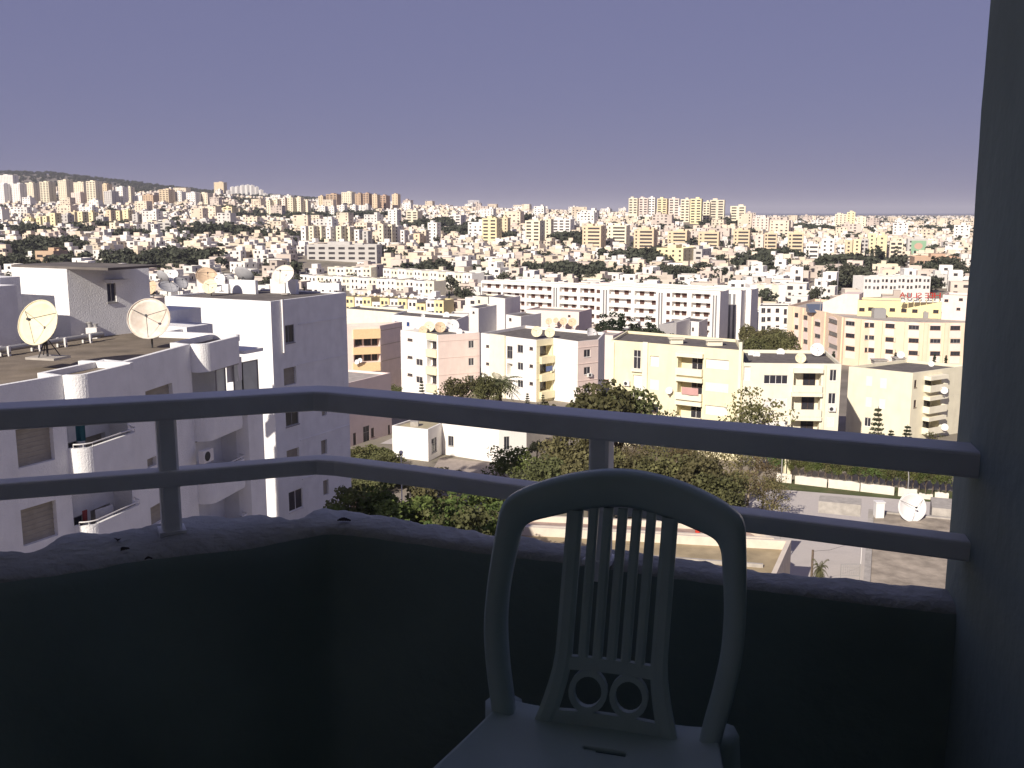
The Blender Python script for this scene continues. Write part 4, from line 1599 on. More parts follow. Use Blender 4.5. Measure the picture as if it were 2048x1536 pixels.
    # roof plant on the front roof
    for px, py, w, h, m, lb in ((1757, 634, 3.0, 2.2, 'metal_grey', 'grey metal plant box on the hotel roof'), (1852, 640, 2.2, 1.5, 'metal_grey', 'small grey plant box right on the hotel roof'), (1890, 639, 3.4, 1.2, 'cream_pale', 'low pale tank on the hotel roof by the pillar')):
        x, y, z = at_depth(px, py, 250)
        mb = MB(); mb.box(-w / 2, w / 2, -1, 1, 0, h); mb.box(-w / 2 + .2, w / 2 - .2, -.8, .8, h, h + .25)
        o = mb.build('plant_box', m); o.location = (x, y, zt - .7)
        tag(o, lb, 'roof plant')
    x, y = on_level(1622, 622, zt)
    mb = MB()
    mb.face([(-3.6, -2, .1), (3.6, -2, .1), (3.6, 1.8, 2.0), (-3.6, 1.8, 2.0)])
    mb.face([(-3.6, 1.8, 2.0), (3.6, 1.8, 2.0), (3.6, 1.8, 0), (-3.6, 1.8, 0)])
    mb.face([(-3.6, -2, 0), (-3.6, -2, .1), (-3.6, 1.8, 2), (-3.6, 1.8, 0)])
    mb.face([(3.6, -2, .1), (3.6, -2, 0), (3.6, 1.8, 0), (3.6, 1.8, 2)])
    o = mb.build('solar_collector', mat('solar_blue', (.10, .12, .17), .3)); o.location = (x + 4, y + 4, zt - .7)
    tag(o, 'sloping blue grey solar collector on the hotel roof', 'solar panel')
    for px, h in ((1672, 13.5), (1640, 12)):
        x, y, z = at_depth(px, 628, 262)
        mb = MB(); mb.bar((0, 0, 0), (0, 0, h), .09, .05, 6)
        for k in range(5):
            mb.box(-.5 + .05 * k, .5 - .05 * k, -.03, .03, h - .6 - k * .5, h - .55 - k * .5)
        o = mb.build('antenna_mast', 'metal_grey'); o.location = (x, y, zt - .7)
        tag(o, 'thin antenna mast on the hotel roof, ' + ('the right one' if px > 1650 else 'the left one'), 'antenna')
build_hotel()

# ------------------------------------------------------------------ the long white slab blocks in the middle distance
OCC = []                         # plan discs that scattered houses and trees keep clear of

def occupy(A, B, r):
    n = max(1, int(math.hypot(B[0] - A[0], B[1] - A[1]) / r))
    for k in range(n + 1):
        OCC.append((A[0] + (B[0] - A[0]) * k / n, A[1] + (B[1] - A[1]) * k / n, r))

mat('slab_white', (.80, .77, .73), .9, .04, .5, stain=.2, stain_col=(.5, .45, .4), streak=True)
mat('slot_grey', (.20, .20, .21), .7)
mat('deep_window', (.10, .05, .04), .5)
def slab_block(name, label, A, B, back, z0, zt, spec, floors=5, fh=2.95, group=None):
    A_, B_ = Vector(A), Vector(B)
    L = (B_ - A_).length
    e = (B_ - A_).normalized()
    nin = Vector((-e.y, e.x))
    q = [tuple(A_), tuple(B_), tuple(B_ + Vector(back)), tuple(A_ + Vector(back))]
    ops, pan, slots = [], MB(), MB()
    for kind, u0, u1 in spec:
        for k in range(floors):
            t = zt - .95 - fh * k
            if kind == 'bay':
                ops.append((u0, u1, t - 1.65, t, 'loggia', 1.7))
                n = max(2, int((u1 - u0) / 3.0))
                for i in range(n):
                    c = u0 + (u1 - u0) * (i + .5 + .12 * math.sin(i * 5 + k * 3)) / n
                    a2 = tuple(A_ + nin * 1.62)
                    b2 = tuple(B_ + nin * 1.62)
                    local_box(pan, a2, b2, c - .85, c + .85, 0, .05, t - 1.6, t - .05)
            elif kind == 'win':
                ops.append((u0, u1, t - 1.5, t - .25, 'loggia', .3))
                local_box(pan, tuple(A_ + nin * .2), tuple(B_ + nin * .2), u0, u1, 0, .04, t - 1.5, t - .25)
        if kind == 'slot':
            w = (u1 - u0) / 3
            for i in range(2):
                a = u0 + w * (.25 + i * 1.6)
                ops.append((a, a + w * .9, z0 + 3, zt - 1.2, 'loggia', .35))
                local_box(slots, tuple(A_ + nin * .28), tuple(B_ + nin * .28), a, a + w * .9, 0, .05, z0 + 3, zt - 1.2)
    rt = block(name, label, 'building', q, z0, zt, 'slab_white', 'roof_pale', .35, {0: ops}, group)
    tag(pan.build('window', 'deep_window', rt), kind='stuff')
    if slots.f:
        tag(slots.build('stair_glazing', 'slot_grey', rt), kind='stuff')
    # kerb at the roof edge in weathered pink
    mb = MB()
    local_box(mb, q[0], q[1], .3, L - .3, .25, 2.2, zt - .34, zt + .25)
    mb.build('roof_kerb', 'pink_white', rt)
    return rt, q

zt = EYE - 25.5
LA, LB = on_level(962, 561.5, zt), on_level(1441, 584, zt)
spec = []
for kind, x0, x1 in (('bay', 964, 1002), ('bay', 1006, 1049), ('bay', 1053, 1103), ('slot', 1106, 1115), ('bay', 1119, 1154), ('bay', 1160, 1189), ('win', 1193, 1200), ('slot', 1205, 1215), ('bay', 1218, 1262), ('bay', 1269, 1312), ('slot', 1316, 1326), ('win', 1333, 1340), ('bay', 1344, 1374), ('bay', 1383, 1421), ('slot', 1425, 1435)):
    spec.append((kind, on_wall(LA, LB, x0, 600)[0], on_wall(LA, LB, x1, 600)[0]))
slab_block('slab_block', 'long five-storey white block with rows of balconies, the nearest of three', LA, LB, (4.7, 9.2), -16, zt, spec)
occupy(LA, LB, 9)
dl = (Vector(LB) - Vector(LA)).normalized()
for k, (px, py, lb) in enumerate(((1483, 582, 'white block behind the long one, its grey end wall beside it'), (1503, 580, 'farthest of three parallel white blocks, only a sliver of front showing'))):
    b = Vector(on_level(px, py, zt - 1))
    a = b - dl * 60
    slab_block('slab_block', lb, tuple(a), tuple(b), (4.7, 9.2), -17, zt - 1, [('bay', 4, 14), ('bay', 16, 26), ('bay', 30, 40), ('bay', 43, 52), ('bay', 52.6, 54.6), ('slot', 55.2, 58.2)])
    occupy(tuple(a), tuple(b), 9)

# white three-storey house between the slabs and the hotel, and the block with blue shutters
def small_front(name, label, xl, yl, xr, yr, Y, z0, wallm, wins, depth=(3, 9), roofm='roof_dark', kinds='brown', para=.4, cat='building'):
    zt = at_depth(xl, yl, Y)[2]
    a, b = on_level(xl, yl, zt), on_level(xr, yr, zt)
    q = [a, b, (b[0] + depth[0], b[1] + depth[1]), (a[0] + depth[0], a[1] + depth[1])]
    ops = [(*px_rect(a, b, *w[:4]), w[4] if len(w) > 4 else kinds) for w in wins]
    r = block(name, label, cat, q, z0, zt, wallm, roofm, para, {0: ops})
    occupy(a, b, 8)
    return r, q
small_front('white_house_block', 'white three-storey house with dark shuttered windows left of the hotel', 1518, 612, 1577, 612.5, 300, -12, 'white_wall',
            [(x - 3.6, y, x + 3.6, y + 8) for x in (1538, 1555) for y in (617, 634, 651)] + [(1523, y, 1531, y + 10, 'grey') for y in (616, 634, 652)] + [(1568, y, 1574, y + 11, 'brown') for y in (618, 636, 654)])
small_front('blue_shutter_house', 'white house with two blue windows behind the corner block', 784, 629, 912, 640, 206, -10, 'white_wall', [(789, 643, 801, 652, 'blue'), (813, 644, 819, 652, 'blue'), (793, 661, 798, 668, 'brown')], (2, 9))
small_front('tan_roof_house', 'house with long dark roof edge above the blue shuttered house', 692, 617, 838, 629, 236, -10, 'cream_pale', [], (2, 8))
small_front('white_cube_house', 'plain white cube house right of the blue shuttered house', 938, 614, 957, 617, 232, -10, 'white_wall', [(945, 623, 949, 627)], (4, 9))
small_front('white_tall_house', 'tall plain white house left of the long balcony block', 978, 593, 1010, 597, 262, -12, 'white_wall', [], (4, 8))
small_front('white_low_house', 'white house with yellow flank left of the tall plain one', 950, 592, 976, 594, 290, -12, 'cream_pale', [(956, 600, 960, 606)], (3, 8))
small_front('terrace_house', 'white flat house with roof dishes below the long block, left', 1012, 629, 1042, 633, 240, -10, 'white_wall', [(1018, 636, 1023, 642)], (5, 8))
small_front('terrace_house', 'white flat house with roof wall below the long block, middle', 1050, 619, 1158, 624, 258, -10, 'pink_white', [(1136, 630, 1141, 634), (1070, 630, 1075, 635)], (4, 9), 'roof_pale')
small_front('terrace_house', 'low white house before the pine clump', 1190, 668, 1226, 671, 205, -8, 'pink_white', [], (3, 7), 'roof_pale')
small_front('white_gabled_house', 'white house with a grey flank right of the pine clump', 1318, 649, 1353, 645, 245, -10, 'white_wall', [], (5, 9))
small_front('white_gabled_house', 'small grey-sided house in front of the long block end', 1362, 640, 1398, 644, 262, -10, 'slab_white', [(1384, 655, 1388, 662)], (4, 9))
for px, py, d, Y, lb in ((1098, 643, 13, 250, 'first'), (1112, 641, 11, 252, 'second'), (1127, 643, 15, 250, 'third'), (1145, 645, 17, 248, 'fourth')):
    dish_px('pinkish dish, ' + lb + ' from the left on the roof below the long block', px, py, d, 0, Y, -.3, 'dish_tan', 24)

# terraced rows: every house is its own object
def terrace_row(phrase, xl, yl, xr, yr, H, n, mats, deep=9.0, jag=0.0):
    def hit(px, py):
        return Vector(ground_hit(px, py, H, 200))
    a, b = hit(xl, yl), hit(xr, yr)
    e = (b - a) / n
    el = e.normalized()
    nin = Vector((-el.y, el.x))
    rr = random.Random(int(xl * 7 + yl))
    for k in range(n):
        p, q = a + e * k + nin * (jag * (k % 2)), a + e * (k + 1) + nin * (jag * (k % 2))
        g = min(terrain(p.x, p.y), terrain(q.x, q.y)) - 1.5
        top = max(terrain(a.x, a.y), terrain(b.x, b.y)) + H - (.25 if k % 2 else 0) - (1.6 if jag and k % 5 == 3 else 0)
        w = e.length
        ops = []
        for fl in range(2):
            zz = top - 2.6 - 3.0 * fl
            if w > 4:
                ops.append((w * .16, w * .16 + 1.1, zz, zz + 1.35, rr.choice(['brown', 'win', 'brown'])))
                ops.append((w * .58, w * .58 + 1.2, zz, zz + 1.35, rr.choice(['brown', 'win', 'grey'])))
        poly = [tuple(v) for v in (p, q, q + nin * deep, p + nin * deep)]
        block('terraced_house', '%s house, %s from left %s' % ({'white_wall': 'white', 'yellow': 'yellow', 'cream_pale': 'cream'}[mats[k % len(mats)]], ORD[k], phrase), 'house', poly, g, top, mats[k % len(mats)], rr.choice(['roof_dark', 'roof_pale']), .45, {0: ops}, 'terraced houses ' + phrase)
    occupy(tuple(a), tuple(b), deep * .9)
    occupy(tuple(a * (1 - 20 / a.y)), tuple(b * (1 - 20 / b.y)), 9)
terrace_row('in the nearest terrace behind the corner block', 690, 593, 887, 608, 6.6, 11, ['yellow', 'white_wall'], 9, .8)
terrace_row('in the long window-dotted terrace above the yellow one', 600, 549, 868, 570, 6.4, 15, ['white_wall', 'white_wall', 'cream_pale'])
terrace_row('in the third terrace up from the corner block', 766, 537, 944, 556, 6.4, 11, ['white_wall', 'cream_pale'])
terrace_row('in the short terrace left of the third one', 655, 534, 742, 539, 6.4, 5, ['cream_pale', 'white_wall'])
terrace_row('in the pale row above the hotel letters', 1728, 556, 1862, 552, 9.0, 8, ['white_wall'], 10)
terrace_row('in the row above the house left of the hotel', 1500, 572, 1572, 570, 8.5, 5, ['white_wall', 'cream_pale'], 9)

# ------------------------------------------------------------------ high-rise and mid-rise blocks of the far town
TC = {'c': ('cream', (.76, .69, .53)), 't': ('tan', (.70, .57, .39)), 'y': ('yellow', (.79, .69, .43)), 'w': ('white', (.80, .77, .72)), 'g': ('grey', (.52, .50, .47)), 'b': ('brown', (.50, .36, .25)), 'p': ('pink', (.75, .64, .56))}
for k, (nm, col) in TC.items():
    mat('tower_' + nm, col, .9, .05, .3, rnd=.06)
mat('far_glass', (.05, .045, .05), .4)

def tower_mesh(w, d, floors, style, col, seed, fh=3.0):
    rr = random.Random(seed)
    hw, hd = w / 2, d / 2
    H = floors * fh
    poly = [(-hw, -hd), (hw, -hd), (hw, hd), (-hw, hd)]
    wall, pane = MB(), MB()
    for k in range(4):
        A, B = poly[k], poly[(k + 1) % 4]
        L = math.hypot(B[0] - A[0], B[1] - A[1])
        ops = []
        if k in (0, 1, 3):
            for f in range(floors):
                z = f * fh + .9
                if style == 'b' and k == 0:
                    a = L * .30
                    ops.append((a, L * .92, z, z + 1.5))
                    ops.append((L * .08, L * .08 + min(1.4, L * .14), z, z + 1.4))
                elif style == 's' and k == 0:
                    n = max(2, int(L / 6))
                    for i in range(n):
                        ops.append((L * (i + .18) / n, L * (i + .82) / n, z, z + 1.5))
                else:
                    n = max(1, int(L / 4.2))
                    if k != 0:
                        n = max(1, n // 2)
                    for i in range(n):
                        c = L * (i + .5) / n
                        ops.append((c - .75, c + .75, z + .1, z + 1.45))
        facade(wall, A, B, -18, H + .8, ops, .5)
        for o in ops:
            local_box(pane, A, B, o[0], o[1], .45, .5, o[2], o[3])
    inner = offset_poly(poly, .3)
    for k in range(4):
        a, b, c, e = poly[k], poly[(k + 1) % 4], inner[k], inner[(k + 1) % 4]
        wall.face([(*a, H + .8), (*b, H + .8), (*e, H + .8), (*c, H + .8)])
        wall.face([(*c, H + .8), (*e, H + .8), (*e, H), (*c, H)])
    wall.face([(*p, H) for p in inner])
    if w > 7:
        cx = rr.uniform(-.2, .2) * w
        wall.box(cx - w * .16, cx + w * .16, -hd * .4, hd * .5, H, H + 2.6)
        if rr.random() < .5:
            wall.box(cx + w * .22, cx + w * .34, -hd * .2, hd * .3, H, H + 1.7)
    return pmesh('apartment_tower', wall.v, wall.f, 'tower_' + TC[col][0]), pmesh('window', pane.v, pane.f, 'far_glass')

CLUSTERS = [
 ('on the far left hill crest', 'far left hill crest', -.36,
  '20,384,40,32,w,g 10,408,24,38,w,g 40,408,26,38,w,g 68,402,24,34,c,g 98,406,26,40,c,s 134,407,24,44,c,g 165,399,30,32,c,g 160,409,28,22,p,g 191,410,26,45,c,s 214,404,20,34,t,g 224,412,24,28,g,g 246,410,20,34,w,g 262,404,14,28,c,g 281,408,28,15,w,g 303,409,28,17,b,g 335,406,28,25,t,s 361,405,22,20,w,g 388,409,24,22,w,g 412,408,26,20,c,g 442,394,26,28,t,g'),
 ('in the white stepped group on the hill top', 'white stepped group', -.9,
  '458,396,9,14,w,g 466,394,9,19,w,g 476,393,9,19,w,g 486,393,9,21,w,g 496,393,9,22,w,g 505,394,9,22,w,g 514,394,8,19,w,g 523,396,8,15,w,g 531,398,8,10,w,g'),
 ('among the yellow blocks halfway up the left hill', 'yellow blocks on the left hill', -.38,
  '62,455,24,16,y,g 84,455,13,20,y,g 97,458,12,24,y,g 113,459,16,31,y,g 136,457,22,26,g,g 151,450,16,24,t,g 168,458,15,33,y,g 187,453,16,27,y,g 206,455,20,20,g,g 223,448,14,26,t,g 241,446,13,23,y,g 257,447,17,25,y,g 276,450,16,20,g,g 462,433,26,17,y,s'),
 ('in the grey row beside the left cypresses', 'grey row beside the cypresses', -.36,
  '232,464,18,17,c,g 250,465,14,16,w,g 277,467,9,17,w,g 295,467,20,17,g,g 312,469,9,19,w,g 338,464,38,18,g,s 388,459,10,14,w,g 412,458,32,15,g,s'),
 ('in the cream row below the brown slabs', 'cream row below the brown slabs', -.36,
  '541,431,10,29,c,g 554,431,12,31,c,g 569,431,14,33,p,g 584,431,14,34,c,g 600,431,16,34,c,g 615,431,12,28,c,g 648,431,14,17,w,g 666,432,14,17,w,g 687,433,14,21,w,g 709,431,14,19,w,g'),
 ('in the brown slab row left of centre', 'brown slab row', -.42,
  '645,420,13,26,t,g 668,417,28,27,b,s 698,415,26,29,c,g 720,419,16,30,b,g 736,424,16,35,b,s 753,425,14,34,t,g 770,424,18,31,b,s 793,423,15,33,t,g'),
 ('on the low skyline left of the white hotel-like block', 'low skyline', -.36,
  '818,413,14,11,w,g 834,416,18,13,c,g 872,413,66,10,w,s 926,421,14,18,w,g 948,423,28,30,w,s'),
 ('in the pale mid-rise group at the foot of the slope', 'pale mid-rise group', -.36,
  '613,486,13,32,w,g 628,487,13,33,c,g 644,487,14,33,c,g 662,487,13,31,w,g 683,487,14,33,c,g 700,487,14,31,c,g 718,488,12,27,w,g 735,489,14,25,g,g 766,488,15,37,c,g 783,487,13,36,c,s 797,486,11,33,w,g 809,489,10,27,w,g 838,490,16,21,t,g 851,489,11,27,c,g 869,484,23,37,w,g 790,456,23,35,w,g 829,453,28,29,c,s 915,459,30,27,w,s 948,456,17,21,w,g'),
 ('among the orange towers in the middle', 'orange towers in the middle', -.34,
  '984,486,36,47,y,s 1010,479,20,41,t,g 1070,489,36,46,c,s 1097,479,18,39,c,g 1127,469,42,28,w,s 1188,497,44,43,t,b 1237,493,44,40,c,b 1291,503,46,42,t,b 1357,491,44,27,t,b 1418,495,46,29,t,b 1484,496,36,34,t,b'),
 ('in the pale yellow tower row on the central skyline', 'pale tower row on the skyline', -.30,
  '1267,428,20,30,c,s 1287,431,20,33,p,s 1304,431,15,34,w,s 1325,435,22,36,y,s 1348,438,23,39,p,s 1370,444,20,43,c,s 1392,447,25,47,y,s 1413,445,15,39,c,s 1434,447,32,45,c,s 1475,451,34,37,c,s'),
 ('among the yellow towers left of the dark pillar', 'yellow towers by the pillar', -.34,
  '1519,502,18,30,p,g 1540,511,28,43,t,b 1590,511,34,43,t,b 1624,516,28,26,w,b 1655,521,28,41,w,g 1681,519,17,27,w,s 1697,513,16,30,t,g 1712,518,16,37,y,g 1728,517,16,37,g,s 1742,506,18,37,y,g 1762,516,22,43,y,g 1790,525,28,41,c,s'),
 ('in the tall cream group above the right slope', 'tall cream group above the right slope', -.34,
  '1521,459,38,21,p,g 1556,459,20,21,t,s 1681,465,26,35,c,g 1700,467,18,41,y,g 1722,463,20,27,c,g'),
]
tower_sites = []
for ci, (where, grp, yaw, rows) in enumerate(CLUSTERS):
    items = [r.split(',') for r in rows.split()]
    items.sort(key=lambda r: float(r[0]))
    counts = {}
    for i, it in enumerate(items):
        px, by, wp, hp = (float(v) for v in it[:4])
        col, sty = it[4], it[5]
        x, y = ground_hit(px, by, 0, 400)
        zb = terrain(x, y)
        if y > 1650 and 'central skyline' in where:        # these stand on the crest itself
            x, y, zb = at_depth(px, by, 1280)
        w = wp * y / FOCAL
        h = hp * y / FOCAL
        fl = max(2, int(round(h / 3.0)))
        me, pm = tower_mesh(w * .86, max(8.0, min(w * .8, 16.0)), fl, sty, col, ci * 50 + i, h / fl * .985)
        o = link('apartment_tower', me, None, (x, y, zb), yaw + random.uniform(-.06, .06))
        tag(o, '%s block, %s from left %s' % (TC[col][0], ORD[i], where), 'building', grp)
        tag(link('window', pm, o), kind='stuff')
        OCC.append((x, y, max(w * .6, 9)))
        for fr in (20, 38, 54):
            OCC.append((x * (1 - fr / y), y - fr, max(w * .45, 7)))
        tower_sites.append((x, y))

# special far buildings
def far_block(name, label, px, by, wp, hp, col, style='g', yaw=-.3, dep=12):
    x, y = ground_hit(px, by, 0, 400)
    w, h = wp * y / FOCAL, hp * y / FOCAL
    fl = max(1, int(round(h / 3.2)))
    me, pm = tower_mesh(w * .88, dep, fl, style, col, int(px), h / fl)
    o = link(name, me, None, (x, y, terrain(x, y)), yaw)
    tag(o, label, 'building')
    tag(link('window', pm, o), kind='stuff')
    OCC.append((x, y, w * .55 + 4))
    OCC.append((x * (1 - 25 / y), y - 25, w * .4))
    return o, w, h, dep
far_block('school_block', 'plain yellow institutional block with grey flank in the middle distance', 1352, 532, 62, 34, 'y', 'g', -.5, 26)
far_block('school_block', 'yellow and grey wing right of the plain yellow block', 1398, 530, 34, 30, 'g', 's', -.5, 20)
far_block('colonnade_building', 'long grey building with tall dark bays above the terraced rows', 690, 521, 160, 29, 'g', 's', -.12, 14)
far_block('warehouse', 'low brown and white hall beside the dark pillar', 1868, 541, 96, 25, 'b', 'g', -.25, 22)
far_block('unfinished_house', 'unfinished brown concrete frame building among the trees at the left', 105, 531, 50, 26, 'b', 's', -.3, 12)
o, w, h, dep = far_block('poster_building', 'grey flat building with a green poster on its wall', 1832, 512, 42, 32, 'g', 'g', -.3, 14)
mb = MB()
hw = w * .88 / 2
mb.box(-hw * .62, hw * .85, -dep / 2 - .12, -dep / 2 - .03, h * .12, h * .95)
pst = mb.build('poster', mat('poster_green', (.26, .42, .27), .8), o, local=True)
mb = MB()
n = 20
mb.face([(hw * .1 + hw * .42 * math.cos(2 * math.pi * k / n), -dep / 2 - .15, h * .62 + h * .20 * math.sin(2 * math.pi * k / n)) for k in range(n)])
mb.build('poster_print', mat('poster_orange', (.52, .35, .27), .8), pst, local=True)
mb = MB()
mb.box(-hw * .4, hw * .6, -dep / 2 - .15, -dep / 2 - .12, h * .2, h * .32)
mb.build('poster_print', mat('poster_blue', (.38, .52, .50), .8), pst, local=True)
x, y = ground_hit(971, 424, 0, 400)
mb = MB()
s_ = y / FOCAL
mb.box(-11 * s_, 11 * s_, -6, 6, 0, 12 * s_)
mb.box(-11.4 * s_, 11.4 * s_, -6.4, 6.4, 12 * s_, 12.8 * s_)
o = mb.build('glass_office', mat('office_blue', (.04, .06, .13), .25, spec=.6))
o.location = (x, y, terrain(x, y))
tag(o, 'dark blue glass office box right of the white block on the skyline', 'building')
OCC.append((x, y, 20))

# ------------------------------------------------------------------ the sea on the horizon
mb = MB()
mb.face([(-21000, 9500, 3.2), (21000, 9500, 3.2), (62000, 28900, 3.2), (-62000, 28900, 3.2)])
o = mb.build('sea', mat('sea_water', (.03, .055, .11), .35, spec=.4))
tag(o, None, None, None, 'structure')

# small dishes on the roofs of the terraces and the houses before the long block
rd = random.Random(5)
SD = None
def small_dish(label, x, y, z, d, group):
    global SD
    if SD is None:
        full = dish_proto(('dish_white', 22, False, 3), 'dish_white', 22, False, 3)
        SD = link('satellite_dish', None)
        for ch in full.children:
            if ch.name.split('.')[0] in ('reflector', 'mast'):
                c = ch.copy()
                COL.objects.link(c)
                c.parent = SD
        for o in list(SD.children) + [SD]:
            COL.objects.unlink(o)
    r = copy_tree(SD)
    r.location = (x, y, z)
    r.rotation_euler = (0, 0, rd.uniform(-.6, .5))
    r.scale = (d / 2,) * 3
    tag(r, label, 'satellite dish', group)
for px in range(700, 886, 12):
    x, y = ground_hit(px + rd.uniform(-3, 3), 593 + (px - 690) * .076 - 3, 6.6, 200)
    small_dish('small pale dish on the roof of the nearest terrace behind the corner block', x, y + 3, terrain(x, y) + 6.4, rd.uniform(1.0, 2.0), 'dishes on the nearest terrace')

# ------------------------------------------------------------------ foliage
leaf_mat('leaf_olive', (.13, .13, .055))
leaf_mat('leaf_green', (.115, .145, .042))
leaf_mat('leaf_dark', (.048, .058, .034))
leaf_mat('leaf_cypress', (.036, .048, .028))
leaf_mat('leaf_brown', (.165, .135, .065))
leaf_mat('leaf_palm', (.14, .15, .075))
leaf_mat('leaf_far', (.088, .094, .064))

def leaf_cloud(rng, clumps, per, leaf, droop=0.0):
    """leaf quads scattered over many small clumps: arrays of vertices (n*4,3)"""
    out = []
    for cx, cy, cz, r in clumps:
        n = max(4, int(per * (r ** 1.4)))
        d = rng.normal(size=(n, 3))
        d /= np.linalg.norm(d, axis=1)[:, None]
        rad = r * rng.uniform(.45, 1.0, n) ** .6
        c = d * rad[:, None] * np.array([1, 1, .8]) + np.array([cx, cy, cz])
        a = rng.normal(size=(n, 3)) + d * .6
        a /= np.linalg.norm(a, axis=1)[:, None]
        b = np.cross(a, rng.normal(size=(n, 3)))
        b /= np.linalg.norm(b, axis=1)[:, None]
        if droop:
            b = b * (1 - droop) + np.array([0, 0, -droop])
        s = leaf * rng.uniform(.6, 1.3, n)[:, None]
        t = np.cross(a, b) * s * .45
        b = b * s
        out.append(np.stack([c - b * .5 - t * .3, c + t, c + b * .6, c - t], 1).reshape(-1, 3))
    return np.concatenate(out)

def cloud_mesh(name, V, m):
    n = len(V) // 4
    me = bpy.data.meshes.new(name)
    me.vertices.add(len(V))
    me.vertices.foreach_set('co', V.astype(np.float32).ravel())
    me.loops.add(n * 4)
    me.loops.foreach_set('vertex_index', np.arange(n * 4, dtype=np.int32))
    me.polygons.add(n)
    me.polygons.foreach_set('loop_start', np.arange(0, n * 4, 4, dtype=np.int32))
    me.materials.append(MATS[m])
    me.polygons.foreach_set('use_smooth', np.zeros(n, dtype=bool))
    me.update(calc_edges=True)
    me.validate()
    return me

def crown_clumps(rng, n, rx, ry, rz, cz, r0, r1, shape='round'):
    cl = []
    while len(cl) < n:
        p = rng.uniform(-1, 1, 3)
        q = np.linalg.norm(p)
        if q > 1 or q < .25:
            continue
        if shape == 'cone':
            k = (1 - (p[2] + 1) / 2) * .9 + .08
            p[0] *= k
            p[1] *= k
        elif shape == 'dome':
            p[2] = abs(p[2]) * 1.3 - .35
        lump = 1 + .22 * math.sin(p[0] * 5 + p[1] * 3.1) + .12 * math.sin(p[1] * 7 + 2)
        cl.append((p[0] * rx * lump, p[1] * ry * lump, cz + p[2] * rz, rng.uniform(r0, r1)))
    return cl

def trunk_mesh(rng, height, r, clumps, nlimb=7, bark='bark'):
    mb = MB()
    p = Vector((0, 0, 0))
    k = 4
    pp = [p]
    for i in range(k):
        q = p + Vector((rng.uniform(-.12, .12) * height * .3, rng.uniform(-.12, .12) * height * .3, height / k))
        mb.bar(tuple(p), tuple(q), r * (1 - .13 * i), r * (1 - .13 * (i + 1)), 7, cap=False)
        p = q
        pp.append(p)
    idx = rng.choice(len(clumps), min(nlimb, len(clumps)), replace=False)
    for i in idx:
        c = Vector(clumps[i][:3])
        s = pp[2 + int(rng.integers(0, k - 1))]
        m = s.lerp(c, .5) + Vector((0, 0, .06 * height))
        mb.bar(tuple(s), tuple(m), r * .45, r * .3, 5, cap=False)
        mb.bar(tuple(m), tuple(c), r * .3, r * .1, 5, cap=False)
    return pmesh('trunk', mb.v, mb.f, bark, True)

